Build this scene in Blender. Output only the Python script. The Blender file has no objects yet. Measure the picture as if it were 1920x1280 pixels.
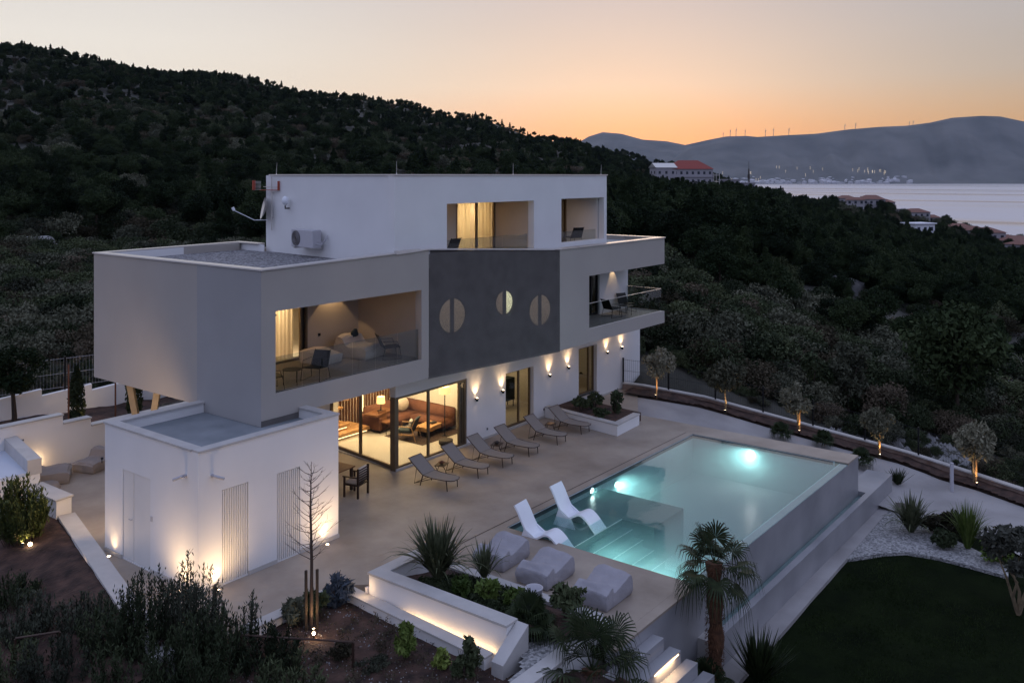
import bpy, bmesh, math, random
import numpy as np
from mathutils import Vector, Matrix, noise as mnoise
R=math.radians; PI=math.pi
scene=bpy.context.scene; C=scene.collection
# ------------------------------------------------------------------ camera
CAMX,CAMY,CAMZ=-12.4474,-19.0292,10.0; FPX=1690.0; YAW=math.atan(1302/1690.)
SA,CA=math.sin(YAW),math.cos(YAW)
cd=bpy.data.cameras.new('camera'); cam=bpy.data.objects.new('camera',cd); C.objects.link(cam)
cam.location=(CAMX,CAMY,CAMZ)
cam.rotation_euler=(R(90),0,math.atan2(SA,CA)-R(90))
cd.sensor_width=36; cd.lens=36*FPX/1920; cd.shift_y=-311/1920.; cd.clip_start=.3; cd.clip_end=40000
scene.camera=cam
# ------------------------------------------------------------------ render and exposure
scene.view_settings.view_transform='Standard'; scene.view_settings.look='None'
scene.view_settings.exposure=0.0; scene.view_settings.gamma=1.0
scene.cycles.use_denoising=True; scene.cycles.max_bounces=8; scene.cycles.transparent_max_bounces=16
scene.cycles.volume_bounces=0; scene.cycles.caustics_reflective=False; scene.cycles.caustics_refractive=False
scene.cycles.sample_clamp_indirect=3.0
# ------------------------------------------------------------------ dusk sky
w=bpy.data.worlds.new('World'); scene.world=w; w.use_nodes=True
nt=w.node_tree; N=nt.nodes; Lk=nt.links; N.clear()
def nd(t,**k):
    n=N.new(t)
    for a,b in k.items(): setattr(n,a,b)
    return n
def mth(op,a,b=None,c=None):
    n=nd('ShaderNodeMath',operation=op)
    for i,x in enumerate((a,b,c)):
        if x is None: continue
        if isinstance(x,(int,float)): n.inputs[i].default_value=x
        else: Lk.new(x,n.inputs[i])
    return n.outputs[0]
tc=nd('ShaderNodeTexCoord'); sx=nd('ShaderNodeSeparateXYZ'); Lk.new(tc.outputs['Generated'],sx.inputs[0])
elev=mth('MULTIPLY',mth('ARCSINE',sx.outputs[2]),2/PI)          # 0..1 = 0..90 degrees
az=mth('MULTIPLY',mth('ARCTAN2',sx.outputs[1],sx.outputs[0]),180/PI)
def ramp(stops,gain=1.0):
    r=nd('ShaderNodeValToRGB'); e=r.color_ramp.elements
    while len(e)<len(stops): e.new(.5)
    for i,(deg,c) in enumerate(stops):
        e[i].position=deg/90.; e[i].color=(c[0]*gain,c[1]*gain,c[2]*gain,1)
    Lk.new(elev,r.inputs[0]); return r.outputs[0]
def rng(v,a,b):
    n=nd('ShaderNodeMapRange',interpolation_type='SMOOTHSTEP'); Lk.new(v,n.inputs[0])
    n.inputs[1].default_value=a; n.inputs[2].default_value=b; return n.outputs[0]
def mixc(f,a,b):
    n=nd('ShaderNodeMix',data_type='RGBA'); Lk.new(f,n.inputs[0]); Lk.new(a,n.inputs[6]); Lk.new(b,n.inputs[7]); return n.outputs[2]
up=[(22,(.54,.54,.62)),(45,(.46,.52,.74)),(90,(.42,.50,.79))]
sl=ramp([(0,(.70,.62,.53)),(4,(.74,.685,.62)),(8,(.725,.68,.635)),(12,(.62,.585,.57))]+up)
sm=ramp([(0,(.60,.30,.13)),(2.6,(.58,.385,.235)),(5.5,(.59,.525,.44)),(11,(.50,.46,.455))]+up)
sr=ramp([(0,(.54,.25,.10)),(3.2,(.44,.285,.165)),(6,(.375,.33,.30)),(11,(.355,.345,.37))]+up)
bk=ramp([(0,(.21,.23,.34)),(8,(.33,.37,.56)),(25,(.46,.51,.77)),(50,(.46,.53,.82)),(90,(.42,.50,.79))])
sky=mixc(rng(az,33,4),mixc(rng(az,64,30),sl,sm),sr)
dt=mth('ADD',mth('MULTIPLY',sx.outputs[0],math.cos(R(38))),mth('MULTIPLY',sx.outputs[1],math.sin(R(38))))
sky=mixc(rng(dt,.72,-.15),sky,bk)
ns=nd('ShaderNodeTexNoise'); ns.inputs['Scale'].default_value=2.2; ns.inputs['Detail'].default_value=3
mp=nd('ShaderNodeMapping'); mp.inputs['Scale'].default_value=(1,1,7); Lk.new(tc.outputs['Generated'],mp.inputs[0]); Lk.new(mp.outputs[0],ns.inputs[0])
mr=nd('ShaderNodeMapRange'); Lk.new(ns.outputs[0],mr.inputs[0]); mr.inputs[3].default_value=.96; mr.inputs[4].default_value=1.04
hs=nd('ShaderNodeHueSaturation'); Lk.new(sky,hs.inputs['Color']); Lk.new(mr.outputs[0],hs.inputs['Value'])
bg=nd('ShaderNodeBackground'); Lk.new(hs.outputs[0],bg.inputs[0]); bg.inputs[1].default_value=1.08
st=nd('ShaderNodeTexSky',sky_type='NISHITA'); st.sun_disc=False; st.sun_elevation=R(0.5); st.sun_rotation=R(60); st.altitude=80
bg2=nd('ShaderNodeBackground'); Lk.new(st.outputs[0],bg2.inputs[0]); bg2.inputs[1].default_value=.05
ad=nd('ShaderNodeAddShader'); Lk.new(bg.outputs[0],ad.inputs[0]); Lk.new(bg2.outputs[0],ad.inputs[1])
wo=nd('ShaderNodeOutputWorld'); Lk.new(ad.outputs[0],wo.inputs[0])
sd=bpy.data.lights.new('sun','SUN'); sd.energy=.12; sd.angle=R(12); sd.color=(1,.72,.48)
sun=bpy.data.objects.new('sun',sd); C.objects.link(sun)
sv=Vector((math.cos(R(30))*math.cos(R(4)),math.sin(R(30))*math.cos(R(4)),math.sin(R(4))))
sun.rotation_euler=sv.to_track_quat('Z','Y').to_euler(); sun.location=(60,40,60)
# ------------------------------------------------------------------ materials
MT={}
def mat(name,col,rough=.7,var=.12,scale=3.,bump=.0,bscale=40.,metal=0,spec=.4,col2=None,detail=5,vor=False,trans=0,emit=None,es=0,stretch=None,nr=.5):
    if name in MT: return MT[name]
    m=bpy.data.materials.new(name); m.use_nodes=True; t=m.node_tree; n=t.nodes; L=t.links
    b=n['Principled BSDF']; b.inputs['Roughness'].default_value=rough; b.inputs['Metallic'].default_value=metal
    b.inputs['Specular IOR Level'].default_value=spec
    tc=n.new('ShaderNodeTexCoord'); mp=n.new('ShaderNodeMapping'); L.new(tc.outputs['Object'],mp.inputs[0])
    if stretch: mp.inputs['Scale'].default_value=stretch
    if vor:
        tx=n.new('ShaderNodeTexVoronoi'); tx.inputs['Scale'].default_value=scale; src=n.new('ShaderNodeSeparateColor'); L.new(tx.outputs['Color'],src.inputs[0]); fac=src.outputs[0]
    else:
        tx=n.new('ShaderNodeTexNoise'); tx.inputs['Scale'].default_value=scale; tx.inputs['Detail'].default_value=detail; tx.inputs['Roughness'].default_value=nr; fac=tx.outputs['Fac']
    L.new(mp.outputs[0],tx.inputs[0])
    cr=n.new('ShaderNodeValToRGB'); e=cr.color_ramp.elements
    e[0].position=.3 if not vor else 0; e[1].position=.7 if not vor else 1
    c2=col2 or tuple(min(1,c*(1+var)) for c in col); c1=tuple(c*(1-var) for c in col) if not col2 else col
    e[0].color=(*c1,1); e[1].color=(*c2,1); L.new(fac,cr.inputs[0]); L.new(cr.outputs[0],b.inputs['Base Color'])
    if bump:
        t2=n.new('ShaderNodeTexVoronoi' if vor else 'ShaderNodeTexNoise'); t2.inputs['Scale'].default_value=scale if vor else bscale
        L.new(mp.outputs[0],t2.inputs[0]); bp=n.new('ShaderNodeBump'); bp.inputs['Strength'].default_value=bump; bp.inputs['Distance'].default_value=.03
        L.new(t2.outputs[0],bp.inputs['Height']); L.new(bp.outputs[0],b.inputs['Normal'])
        if vor: bp.invert=True
    if name.startswith('leaf'):
        oi=n.new('ShaderNodeObjectInfo'); mr=n.new('ShaderNodeMapRange'); L.new(oi.outputs['Random'],mr.inputs[0]); mr.inputs[3].default_value=.45; mr.inputs[4].default_value=1.75
        hv=n.new('ShaderNodeHueSaturation'); L.new(cr.outputs[0],hv.inputs['Color']); L.new(mr.outputs[0],hv.inputs['Value'])
        h2=n.new('ShaderNodeMath'); h2.operation='MULTIPLY_ADD'; L.new(oi.outputs['Random'],h2.inputs[0]); h2.inputs[1].default_value=-.045; h2.inputs[2].default_value=.515; L.new(h2.outputs[0],hv.inputs['Hue'])
        L.new(hv.outputs[0],b.inputs['Base Color']); b.inputs['Specular IOR Level'].default_value=.12
    if trans: b.inputs['Transmission Weight'].default_value=trans
    if emit: b.inputs['Emission Color'].default_value=(*emit,1); b.inputs['Emission Strength'].default_value=es
    MT[name]=m; return m
def thin_glass(name,tint,rough=.0,ior=1.45,bump=0,bscale=3,gmix=1.0):
    m=bpy.data.materials.new(name); m.use_nodes=True; t=m.node_tree; n=t.nodes; L=t.links; n.clear()
    tr=n.new('ShaderNodeBsdfTransparent'); tr.inputs[0].default_value=(*tint,1)
    gl=n.new('ShaderNodeBsdfGlossy'); gl.inputs['Roughness'].default_value=rough
    fr=n.new('ShaderNodeLayerWeight'); fr.inputs[0].default_value=.5
    pw=n.new('ShaderNodeMath'); pw.operation='POWER'; L.new(fr.outputs['Facing'],pw.inputs[0]); pw.inputs[1].default_value=5
    f0=((ior-1)/(ior+1))**2; ma=n.new('ShaderNodeMath'); ma.operation='MULTIPLY_ADD'; L.new(pw.outputs[0],ma.inputs[0]); ma.inputs[1].default_value=1-f0; ma.inputs[2].default_value=f0
    ms=n.new('ShaderNodeMixShader'); L.new(ma.outputs[0],ms.inputs[0]); L.new(tr.outputs[0],ms.inputs[1]); L.new(gl.outputs[0],ms.inputs[2])
    if bump:
        tc=n.new('ShaderNodeTexCoord'); ns=n.new('ShaderNodeTexNoise'); ns.inputs['Scale'].default_value=bscale; ns.inputs['Detail'].default_value=3
        L.new(tc.outputs['Object'],ns.inputs[0]); bp=n.new('ShaderNodeBump'); bp.inputs['Strength'].default_value=bump; bp.inputs['Distance'].default_value=.05
        L.new(ns.outputs[0],bp.inputs['Height']); L.new(bp.outputs[0],gl.inputs['Normal']); L.new(bp.outputs[0],fr.inputs['Normal'])
    o=n.new('ShaderNodeOutputMaterial'); L.new(ms.outputs[0],o.inputs[0]); MT[name]=m; return m
def glow(name,col,s):
    m=bpy.data.materials.new(name); m.use_nodes=True; b=m.node_tree.nodes['Principled BSDF']
    b.inputs['Base Color'].default_value=(*[min(1,c*.8) for c in col],1)
    b.inputs['Emission Color'].default_value=(*col,1); b.inputs['Emission Strength'].default_value=s; MT[name]=m; return m
WHITE=mat('white_render',(.76,.75,.74),.85,.035,.7,.25,90)
GREIGE=mat('greige_render',(.40,.365,.33),.88,.04,.6,.25,90)
DARKW=mat('dark_cladding',(.135,.122,.116),.6,.15,2)
COPE=mat('pale_stone_coping',(.47,.45,.43),.42,.08,2.5,.1,30)
METCOP=mat('metal_coping',(.60,.57,.54),.3,.05,4,metal=.55)
PAVE=mat('microcement_paving',(.235,.188,.148),.5,.2,.55,.12,7,col2=(.40,.335,.27),detail=10,nr=.6)
DRIVE=mat('pale_driveway_concrete',(.24,.225,.22),.7,.2,.5,.15,8,col2=(.39,.37,.36),detail=9)
DECKR=mat('roof_membrane',(.17,.19,.205),.6,.15,1.2,.1,20,col2=(.25,.27,.29))
GRAV=mat('grey_roof_gravel',(.05,.05,.055),.9,vor=True,scale=16,bump=1.,col2=(.34,.33,.34))
WGRAV=mat('white_pebbles',(.13,.13,.13),.8,vor=True,scale=17,bump=1.,col2=(.44,.43,.42))
SOIL=mat('red_soil',(.018,.010,.008),.95,.3,2.6,.9,12,col2=(.095,.052,.038),detail=12)
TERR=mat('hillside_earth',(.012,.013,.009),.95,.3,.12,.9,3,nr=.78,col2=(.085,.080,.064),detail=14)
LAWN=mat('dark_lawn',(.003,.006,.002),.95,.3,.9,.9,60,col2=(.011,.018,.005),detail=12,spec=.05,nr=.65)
POOLT=mat('pool_tile',(.50,.60,.60),.35,.06,3,.02,30)
POOLW=mat('pool_outer_concrete',(.235,.235,.245),.35,.2,.7,.06,12,col2=(.34,.335,.345),detail=7)
BRONZE=mat('bronze_frame',(.16,.115,.07),.42,.08,3,metal=.35)
BLACK=mat('black_metal',(.012,.012,.013),.5,.1,5,metal=.3)
BRWN=mat('dark_brown_metal',(.05,.028,.02),.45,.1,5,metal=.3)
SLING=mat('taupe_sling',(.23,.20,.175),.8,.06,40,.15,300)
BEAN=mat('grey_lilac_fabric',(.33,.315,.335),.95,.10,3,.5,9)
BEANW=mat('warm_grey_fabric',(.27,.235,.215),.95,.06,3,.3,200)
WPLAS=mat('white_resin',(.78,.80,.84),.35,.02,3)
WOOD=mat('oak_wood',(.38,.20,.08),.45,.2,2.,.05,30,col2=(.50,.29,.13),stretch=(1,9,9))
WALN=mat('walnut_wood',(.13,.055,.025),.4,.2,2,.05,30,col2=(.20,.09,.04),stretch=(1,9,9))
INTW=mat('interior_white',(.72,.68,.61),.9,.03,1)
INTF=mat('interior_floor',(.52,.49,.43),.35,.05,.7,.02,5,col2=(.58,.55,.49))
CURT=mat('sheer_curtain',(.74,.68,.58),.95,.12,14,col2=(.62,.55,.44),stretch=(1,1,.02))
def translu(m,f=.5):
    t=m.node_tree; n=t.nodes; L=t.links; b=n['Principled BSDF']; o=n['Material Output']; tr=n.new('ShaderNodeBsdfTranslucent'); tr.inputs[0].default_value=(.8,.7,.52,1)
    ms=n.new('ShaderNodeMixShader'); ms.inputs[0].default_value=f; L.new(b.outputs[0],ms.inputs[1]); L.new(tr.outputs[0],ms.inputs[2]); L.new(ms.outputs[0],o.inputs['Surface'])
translu(CURT)
RUST=mat('rust_velvet',(.12,.045,.026),.85,.1,3,col2=(.17,.07,.04))
TEAL=mat('dark_teal_fabric',(.03,.045,.05),.9,.1,3)
CREAM=mat('cream_fabric',(.58,.50,.42),.95,.06,5)
CLAY=mat('dark_clay',(.05,.04,.035),.7,.1,5)
ACW=mat('appliance_white',(.46,.45,.48),.5,.03,5)
ROOFR=mat('red_roof_tiles',(.20,.035,.03),.8,.2,8,.3,30,col2=(.30,.07,.05))
ROOFO=mat('terracotta_roof',(.15,.07,.055),.85,.2,8,.3,30,col2=(.24,.12,.09))
HOUSEW=mat('house_plaster',(.33,.31,.33),.9,.05,1)
WINDK=mat('dark_window',(.03,.035,.05),.2,.1,1)
ROCK=mat('pale_rock',(.16,.16,.165),.9,.3,1.3,.8,5,col2=(.36,.35,.34),detail=10)
BARK=mat('bark',(.05,.035,.025),.95,.3,8,.6,40,stretch=(3,3,.6))
OBARK=mat('olive_bark',(.20,.15,.09),.9,.3,8,.6,40)
PBARK=mat('palm_fibre',(.06,.028,.015),.95,.4,9,1.,60,col2=(.15,.07,.035))
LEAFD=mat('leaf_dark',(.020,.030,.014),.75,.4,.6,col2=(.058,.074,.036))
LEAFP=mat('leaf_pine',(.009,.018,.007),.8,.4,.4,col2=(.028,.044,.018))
LEAFG=mat('leaf_grey_scrub',(.040,.046,.030),.85,.3,.6,col2=(.115,.118,.080))
LEAFB=mat('leaf_brown_scrub',(.042,.038,.024),.9,.3,.6,col2=(.095,.080,.052))
LEAFO=mat('leaf_olive',(.11,.11,.07),.75,.3,4,col2=(.22,.21,.145))
LEAFV=mat('leaf_vivid',(.06,.10,.02),.6,.3,4,col2=(.14,.19,.05))
BLADE=mat('phormium_blade',(.035,.046,.022),.55,.3,6,col2=(.125,.135,.075),spec=.2)
PALM=mat('palm_leaf',(.011,.019,.007),.55,.3,6,col2=(.038,.052,.020),spec=.15)
TWIG=mat('bare_twig',(.06,.04,.032),.9,.2,6)
GLASS=thin_glass('window_glass',(.86,.86,.82))
BGLASS=thin_glass('balustrade_glass',(.80,.83,.82))
WATER=thin_glass('pool_water_surface',(.78,.95,.94),.02,1.50,.08,2.6)
_n=WATER.node_tree.nodes; _v=_n.new('ShaderNodeVolumePrincipled'); _v.inputs['Color'].default_value=(.50,.88,.88,1); _v.inputs['Density'].default_value=.52; _v.inputs['Absorption Color'].default_value=(.2,.8,.8,1)
WATER.node_tree.links.new(_v.outputs[0],[x for x in _n if x.type=='OUTPUT_MATERIAL'][0].inputs['Volume'])
SEA=bpy.data.materials.new('sea_water'); SEA.use_nodes=True
def _sea():
    t=SEA.node_tree; n=t.nodes; L=t.links; n.clear(); o=n.new('ShaderNodeOutputMaterial'); gl=n.new('ShaderNodeBsdfGlossy'); df=n.new('ShaderNodeBsdfDiffuse'); df.inputs[0].default_value=(.02,.03,.04,1)
    tc=n.new('ShaderNodeTexCoord'); mp=n.new('ShaderNodeMapping'); mp.inputs['Rotation'].default_value=(0,0,-YAW); mp.inputs['Scale'].default_value=(.0040,.00035,1); ns=n.new('ShaderNodeTexNoise'); ns.inputs['Scale'].default_value=1; ns.inputs['Detail'].default_value=4
    L.new(tc.outputs['Object'],mp.inputs[0]); L.new(mp.outputs[0],ns.inputs[0]); cr=n.new('ShaderNodeValToRGB'); e=cr.color_ramp.elements; e[0].position=.40; e[1].position=.52; e[0].color=(.24,.24,.24,1); e[1].color=(.56,.56,.56,1)
    L.new(ns.outputs[0],cr.inputs[0]); L.new(cr.outputs[0],gl.inputs['Roughness']); gl.inputs[0].default_value=(.74,.71,.71,1)
    ms=n.new('ShaderNodeMixShader'); ms.inputs[0].default_value=.88; L.new(df.outputs[0],ms.inputs[1]); L.new(gl.outputs[0],ms.inputs[2]); L.new(ms.outputs[0],o.inputs[0])
_sea()
WARM=(1,.66,.34); WARM2=(1,.74,.46)
GW=glow('warm_lamp_glow',WARM2,14); GS_=glow('led_strip_glow',(1,.70,.36),5); GSH=glow('lamp_shade_glow',(1,.62,.28),1.6)
GP=glow('pool_lamp_glow',(.80,1,.98),7); GFAR=glow('far_light_glow',(1,.80,.52),1.5); GWIN=glow('lit_window_glow',(1,.72,.42),.5)
# ------------------------------------------------------------------ mesh helpers
class MB:
    def __init__(s): s.v=[]; s.f=[]; s.m=[]
    def add(s,v,f,m=0):
        o=len(s.v); s.v+= [tuple(p) for p in v]; s.f+=[tuple(i+o for i in q) for q in f]; s.m+=[m]*len(f); return s
    def box(s,a,b,m=0):
        x0,y0,z0=a; x1,y1,z1=b
        return s.add([(x0,y0,z0),(x1,y0,z0),(x1,y1,z0),(x0,y1,z0),(x0,y0,z1),(x1,y0,z1),(x1,y1,z1),(x0,y1,z1)],
            [(0,3,2,1),(4,5,6,7),(0,1,5,4),(1,2,6,5),(2,3,7,6),(3,0,4,7)],m)
    def hexa(s,b4,t4,m=0):
        return s.add(list(b4)+list(t4),[(0,3,2,1),(4,5,6,7),(0,1,5,4),(1,2,6,5),(2,3,7,6),(3,0,4,7)],m)
    def prism(s,poly,z0,z1,m=0):
        a=sum(poly[i][0]*poly[(i+1)%len(poly)][1]-poly[(i+1)%len(poly)][0]*poly[i][1] for i in range(len(poly)))
        if a<0: poly=poly[::-1]
        n=len(poly); g0=(lambda p:z0(p)) if callable(z0) else (lambda p:z0); g1=(lambda p:z1(p)) if callable(z1) else (lambda p:z1)
        v=[(p[0],p[1],g0(p)) for p in poly]+[(p[0],p[1],g1(p)) for p in poly]
        return s.add(v,[tuple(range(n))[::-1],tuple(range(n,2*n))]+[(i,(i+1)%n,(i+1)%n+n,i+n) for i in range(n)],m)
    def tube(s,pts,r,n=6,m=0,cap=True):
        pts=[Vector(p) for p in pts]; k=len(pts)
        if not hasattr(r,'__len__'): r=[r]*k
        vs=[]; up=None
        for i,p in enumerate(pts):
            d=(pts[min(i+1,k-1)]-pts[max(i-1,0)]).normalized()
            if up is None or abs(d.dot(up))>.98: up=Vector((0,0,1)) if abs(d.z)<.9 else Vector((1,0,0))
            a=d.cross(up).normalized(); b=a.cross(d).normalized(); up=b
            for j in range(n):
                t=2*PI*j/n; vs.append(p+a*(r[i]*math.cos(t))+b*(r[i]*math.sin(t)))
        fs=[(i*n+j,i*n+(j+1)%n,(i+1)*n+(j+1)%n,(i+1)*n+j) for i in range(k-1) for j in range(n)]
        if cap: fs+=[tuple(range(n))[::-1],tuple(range((k-1)*n,k*n))]
        return s.add(vs,fs,m)
    def lathe(s,prof,c=(0,0,0),n=16,m=0):
        vs=[(c[0]+r*math.cos(2*PI*j/n),c[1]+r*math.sin(2*PI*j/n),c[2]+z) for r,z in prof for j in range(n)]
        k=len(prof); fs=[(i*n+j,i*n+(j+1)%n,(i+1)*n+(j+1)%n,(i+1)*n+j) for i in range(k-1) for j in range(n)]
        fs+=[tuple(range(n))[::-1],tuple(range((k-1)*n,k*n))]
        return s.add(vs,fs,m)
    def blob(s,c,r,sub=2,m=0,nz=0,seed=0):
        bm=bmesh.new(); bmesh.ops.create_icosphere(bm,subdivisions=sub,radius=1)
        vs=[]
        for v in bm.verts:
            k=1+nz*mnoise.noise(v.co*1.7+Vector((seed,seed*2,0)))
            vs.append((c[0]+v.co.x*r[0]*k,c[1]+v.co.y*r[1]*k,c[2]+v.co.z*r[2]*k))
        fs=[tuple(v.index for v in f.verts) for f in bm.faces]; bm.free(); return s.add(vs,fs,m)
    def build(s,name,mats,parent=None,smooth=False,bevel=0,loc=None,rz=0,seg=1):
        me=bpy.data.meshes.new(name); me.from_pydata(s.v,[],s.f)
        if not isinstance(mats,(list,tuple)): mats=[mats]
        for m in mats: me.materials.append(m)
        if len(mats)>1: me.polygons.foreach_set('material_index',s.m)
        if bevel:
            bm=bmesh.new(); bm.from_mesh(me); bmesh.ops.bevel(bm,geom=bm.edges[:],offset=bevel,segments=seg,affect='EDGES',clamp_overlap=True); bm.to_mesh(me); bm.free()
        if smooth: me.polygons.foreach_set('use_smooth',[True]*len(me.polygons))
        me.update(); o=bpy.data.objects.new(name,me); C.objects.link(o)
        if parent: o.parent=parent
        if loc: o.location=loc
        if rz: o.rotation_euler.z=rz
        return o
def thing(name,label,cat,loc=(0,0,0),rz=0,group=None,scale=None):
    o=bpy.data.objects.new(name,None); C.objects.link(o); o.empty_display_size=.2
    o.location=loc; o.rotation_euler=(0,0,rz); o['label']=label; o['category']=cat
    if group: o['group']=group
    if scale: o.scale=(scale,)*3
    return o
def tag(o,label,cat,group=None,kind=None):
    o['label']=label; o['category']=cat
    if group: o['group']=group
    if kind: o['kind']=kind
    return o
def struct(o): o['kind']='structure'; return o
def kids(o): return [c for c in bpy.data.objects if c.parent==o]
def dup(root,loc,rz,label,group=None,scale=None,sub=None):
    r=root.copy(); C.objects.link(r); r.location=loc; r.rotation_euler=(0,0,rz); r['label']=label
    if group: r['group']=group
    if scale: r.scale=(scale,)*3
    for ch in kids(root):
        c=ch.copy(); C.objects.link(c); c.parent=r
        for g in kids(ch):
            d=g.copy(); C.objects.link(d); d.parent=c
    return r
def light(kind,loc,e,col=WARM2,size=.1,aim=None,spot=60,blend=.6,sy=None,parent=None,name='lamp_light'):
    l=bpy.data.lights.new(name,kind); l.energy=e; l.color=col
    if kind=='AREA':
        l.size=size
        if sy: l.shape='RECTANGLE'; l.size_y=sy
    else: l.shadow_soft_size=size
    if kind=='SPOT': l.spot_size=R(spot); l.spot_blend=blend
    o=bpy.data.objects.new(name,l); C.objects.link(o); o.location=loc
    if aim is not None:
        o.rotation_euler=Vector(aim).to_track_quat('-Z','Y').to_euler()
    if parent: o.parent=parent
    return o
def wallh(mb,p0,p1,z0,z1,th,holes=(),z1b=None,m=0):
    """wall from p0 to p1 (outer face on the right-hand side), thickness th to the left, with rectangular holes (s0,s1,za,zb) in metres; z1b = top height at p1"""
    p0=Vector(p0); p1=Vector(p1); L=(p1-p0).length; d=(p1-p0)/L; nrm=Vector((-d.y,d.x))
    z1b=z1 if z1b is None else z1b
    S=sorted({0,L,*[h[0] for h in holes],*[h[1] for h in holes]}); Z=sorted({z0,*[h[2] for h in holes],*[h[3] for h in holes]})+['top']
    def zz(z,s): return z if z!='top' else z1+(z1b-z1)*s/L
    def solid(i,j):
        if i<0 or j<0 or i>=len(S)-1 or j>=len(Z)-1: return False
        sc=(S[i]+S[i+1])/2; za=Z[j]; zb=Z[j+1] if Z[j+1]!='top' else 1e9; zc=za+.001
        return not any(h[0]<sc<h[1] and h[2]<=zc<h[3]-.0005 for h in holes)
    idx={}; vs=[]; fs=[]
    def V(i,j,k):
        if (i,j,k) not in idx:
            p=p0+d*S[i]+nrm*(th*k); idx[(i,j,k)]=len(vs); vs.append((p.x,p.y,zz(Z[j],S[i])))
        return idx[(i,j,k)]
    for i in range(len(S)-1):
        for j in range(len(Z)-1):
            if not solid(i,j): continue
            fs.append((V(i,j,0),V(i+1,j,0),V(i+1,j+1,0),V(i,j+1,0))); fs.append((V(i,j,1),V(i,j+1,1),V(i+1,j+1,1),V(i+1,j,1)))
            if not solid(i-1,j): fs.append((V(i,j,0),V(i,j+1,0),V(i,j+1,1),V(i,j,1)))
            if not solid(i+1,j): fs.append((V(i+1,j,0),V(i+1,j,1),V(i+1,j+1,1),V(i+1,j+1,0)))
            if not solid(i,j-1): fs.append((V(i,j,0),V(i,j,1),V(i+1,j,1),V(i+1,j,0)))
            if not solid(i,j+1): fs.append((V(i,j+1,0),V(i+1,j+1,0),V(i+1,j+1,1),V(i,j+1,1)))
    return mb.add(vs,fs,m)
def strip(mb,path,wid,z0,z1,m=0,closed=False,off=0):
    """a band of width wid following a plan path (mitred); z0/z1 numbers or lists per vertex"""
    P=[Vector(p[:2]) for p in path]; n=len(P); A=[];B=[]
    for i in range(n):
        if closed: a=(P[i]-P[i-1]).normalized(); b=(P[(i+1)%n]-P[i]).normalized()
        else:
            a=(P[i]-P[i-1]).normalized() if i else (P[1]-P[0]).normalized(); b=(P[i+1]-P[i]).normalized() if i<n-1 else a
        na=Vector((-a.y,a.x)); nb=Vector((-b.y,b.x)); mm=(na+nb).normalized(); k=1/max(.35,mm.dot(na))
        A.append(P[i]+mm*k*off); B.append(P[i]+mm*k*(off+wid))
    g=lambda z,i: z[i] if hasattr(z,'__len__') else z
    vs=[]
    for i in range(n): vs+=[(A[i].x,A[i].y,g(z0,i)),(B[i].x,B[i].y,g(z0,i)),(B[i].x,B[i].y,g(z1,i)),(A[i].x,A[i].y,g(z1,i))]
    fs=[]
    rngn=n if closed else n-1
    for i in range(rngn):
        o=4*i; q=4*((i+1)%n)
        fs+=[(o+3,q+3,q+2,o+2),(o,o+1,q+1,q),(o,q,q+3,o+3),(o+1,o+2,q+2,q+1)]
    if not closed: fs+=[(0,3,2,1),(4*n-4,4*n-3,4*n-2,4*n-1)]
    return mb.add(vs,fs,m)
# ------------------------------------------------------------------ ground of the plot
def root(name,label,cat,loc,group=None): return thing(name,label,cat,loc,0,group)
def P(o,r): o.parent=r; o.matrix_parent_inverse=Matrix.Translation(r.location).inverted(); return o
def wb(mb,name,mats,r,**k): return P(mb.build(name,mats,None,**k),r)
terr=MB()
patio=[(-1.62,.8),(.36,9.0),(2.05,12.2),(2.05,12.6),(8,15.0),(26.4,15.0),(25.0,8),(24.6,2.1),(20.65,-.2),(20.65,-3.25),(7.78,-3.25),(4.93,-3.25),(3.3,-3.25),(2.45,-2.30),(-.14,-2.22),(-2.5,-2.0)]
terr.prism(patio,-2.4,0.0)
terr.prism([(4.93,-3.25),(7.78,-3.25),(7.78,-8.90),(4.2,-8.90),(4.72,-8.3),(4.85,-5.4)],-2.4,0.0)
terr.prism([(19.5,-3.25),(20.65,-3.25),(20.65,-8.90),(19.5,-8.90)],-2.4,0.0)
struct(terr.build('terrace',PAVE))
jn=MB(); jn.box((4.95,-2.985,.001),(19.5,-2.955,.004)); struct(jn.build('paving_joint',BRWN))
# driveway, falls towards the lower garden
def zs(Y): return 0. if Y>1 else max(-2.1,-.18*(1-Y))
dv=MB(); ys=[14,8,4,2.1,1,0,-1,-2,-3,-4,-5,-6,-7,-8,-9,-10,-10.67,-12,-13.7,-16,-19,-24]
edge=[(14,25.5),(8,24.3),(2.1,23.2),(1.0,23.3),(-1.2,24.7),(-5.3,25.45),(-7.4,26.0),(-9.3,26.58),(-11.4,26.24),(-13.75,25.0),(-16,23.2),(-19,20.5),(-24,17)]
def ex(Y): return float(np.interp(-Y,[-e[0] for e in edge],[e[1] for e in edge]))
vs=[]; fs=[]
for i,y in enumerate(ys):
    xa=19.6 if y>-9 else float(np.interp(-y,[9,10,12,14,16,24],[21.4,21.5,21.6,20.6,18.6,13.5])); xb=ex(y); z=zs(y)-(.012 if y>0 else .0)-.0
    if y>=1: z=-.012
    vs+=[(xa,y,z),(xb,y,z)]
    if i: fs.append((2*i-2,2*i,2*i+1,2*i-1))
dv.add(vs,fs); struct(dv.build('driveway',DRIVE))
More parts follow.
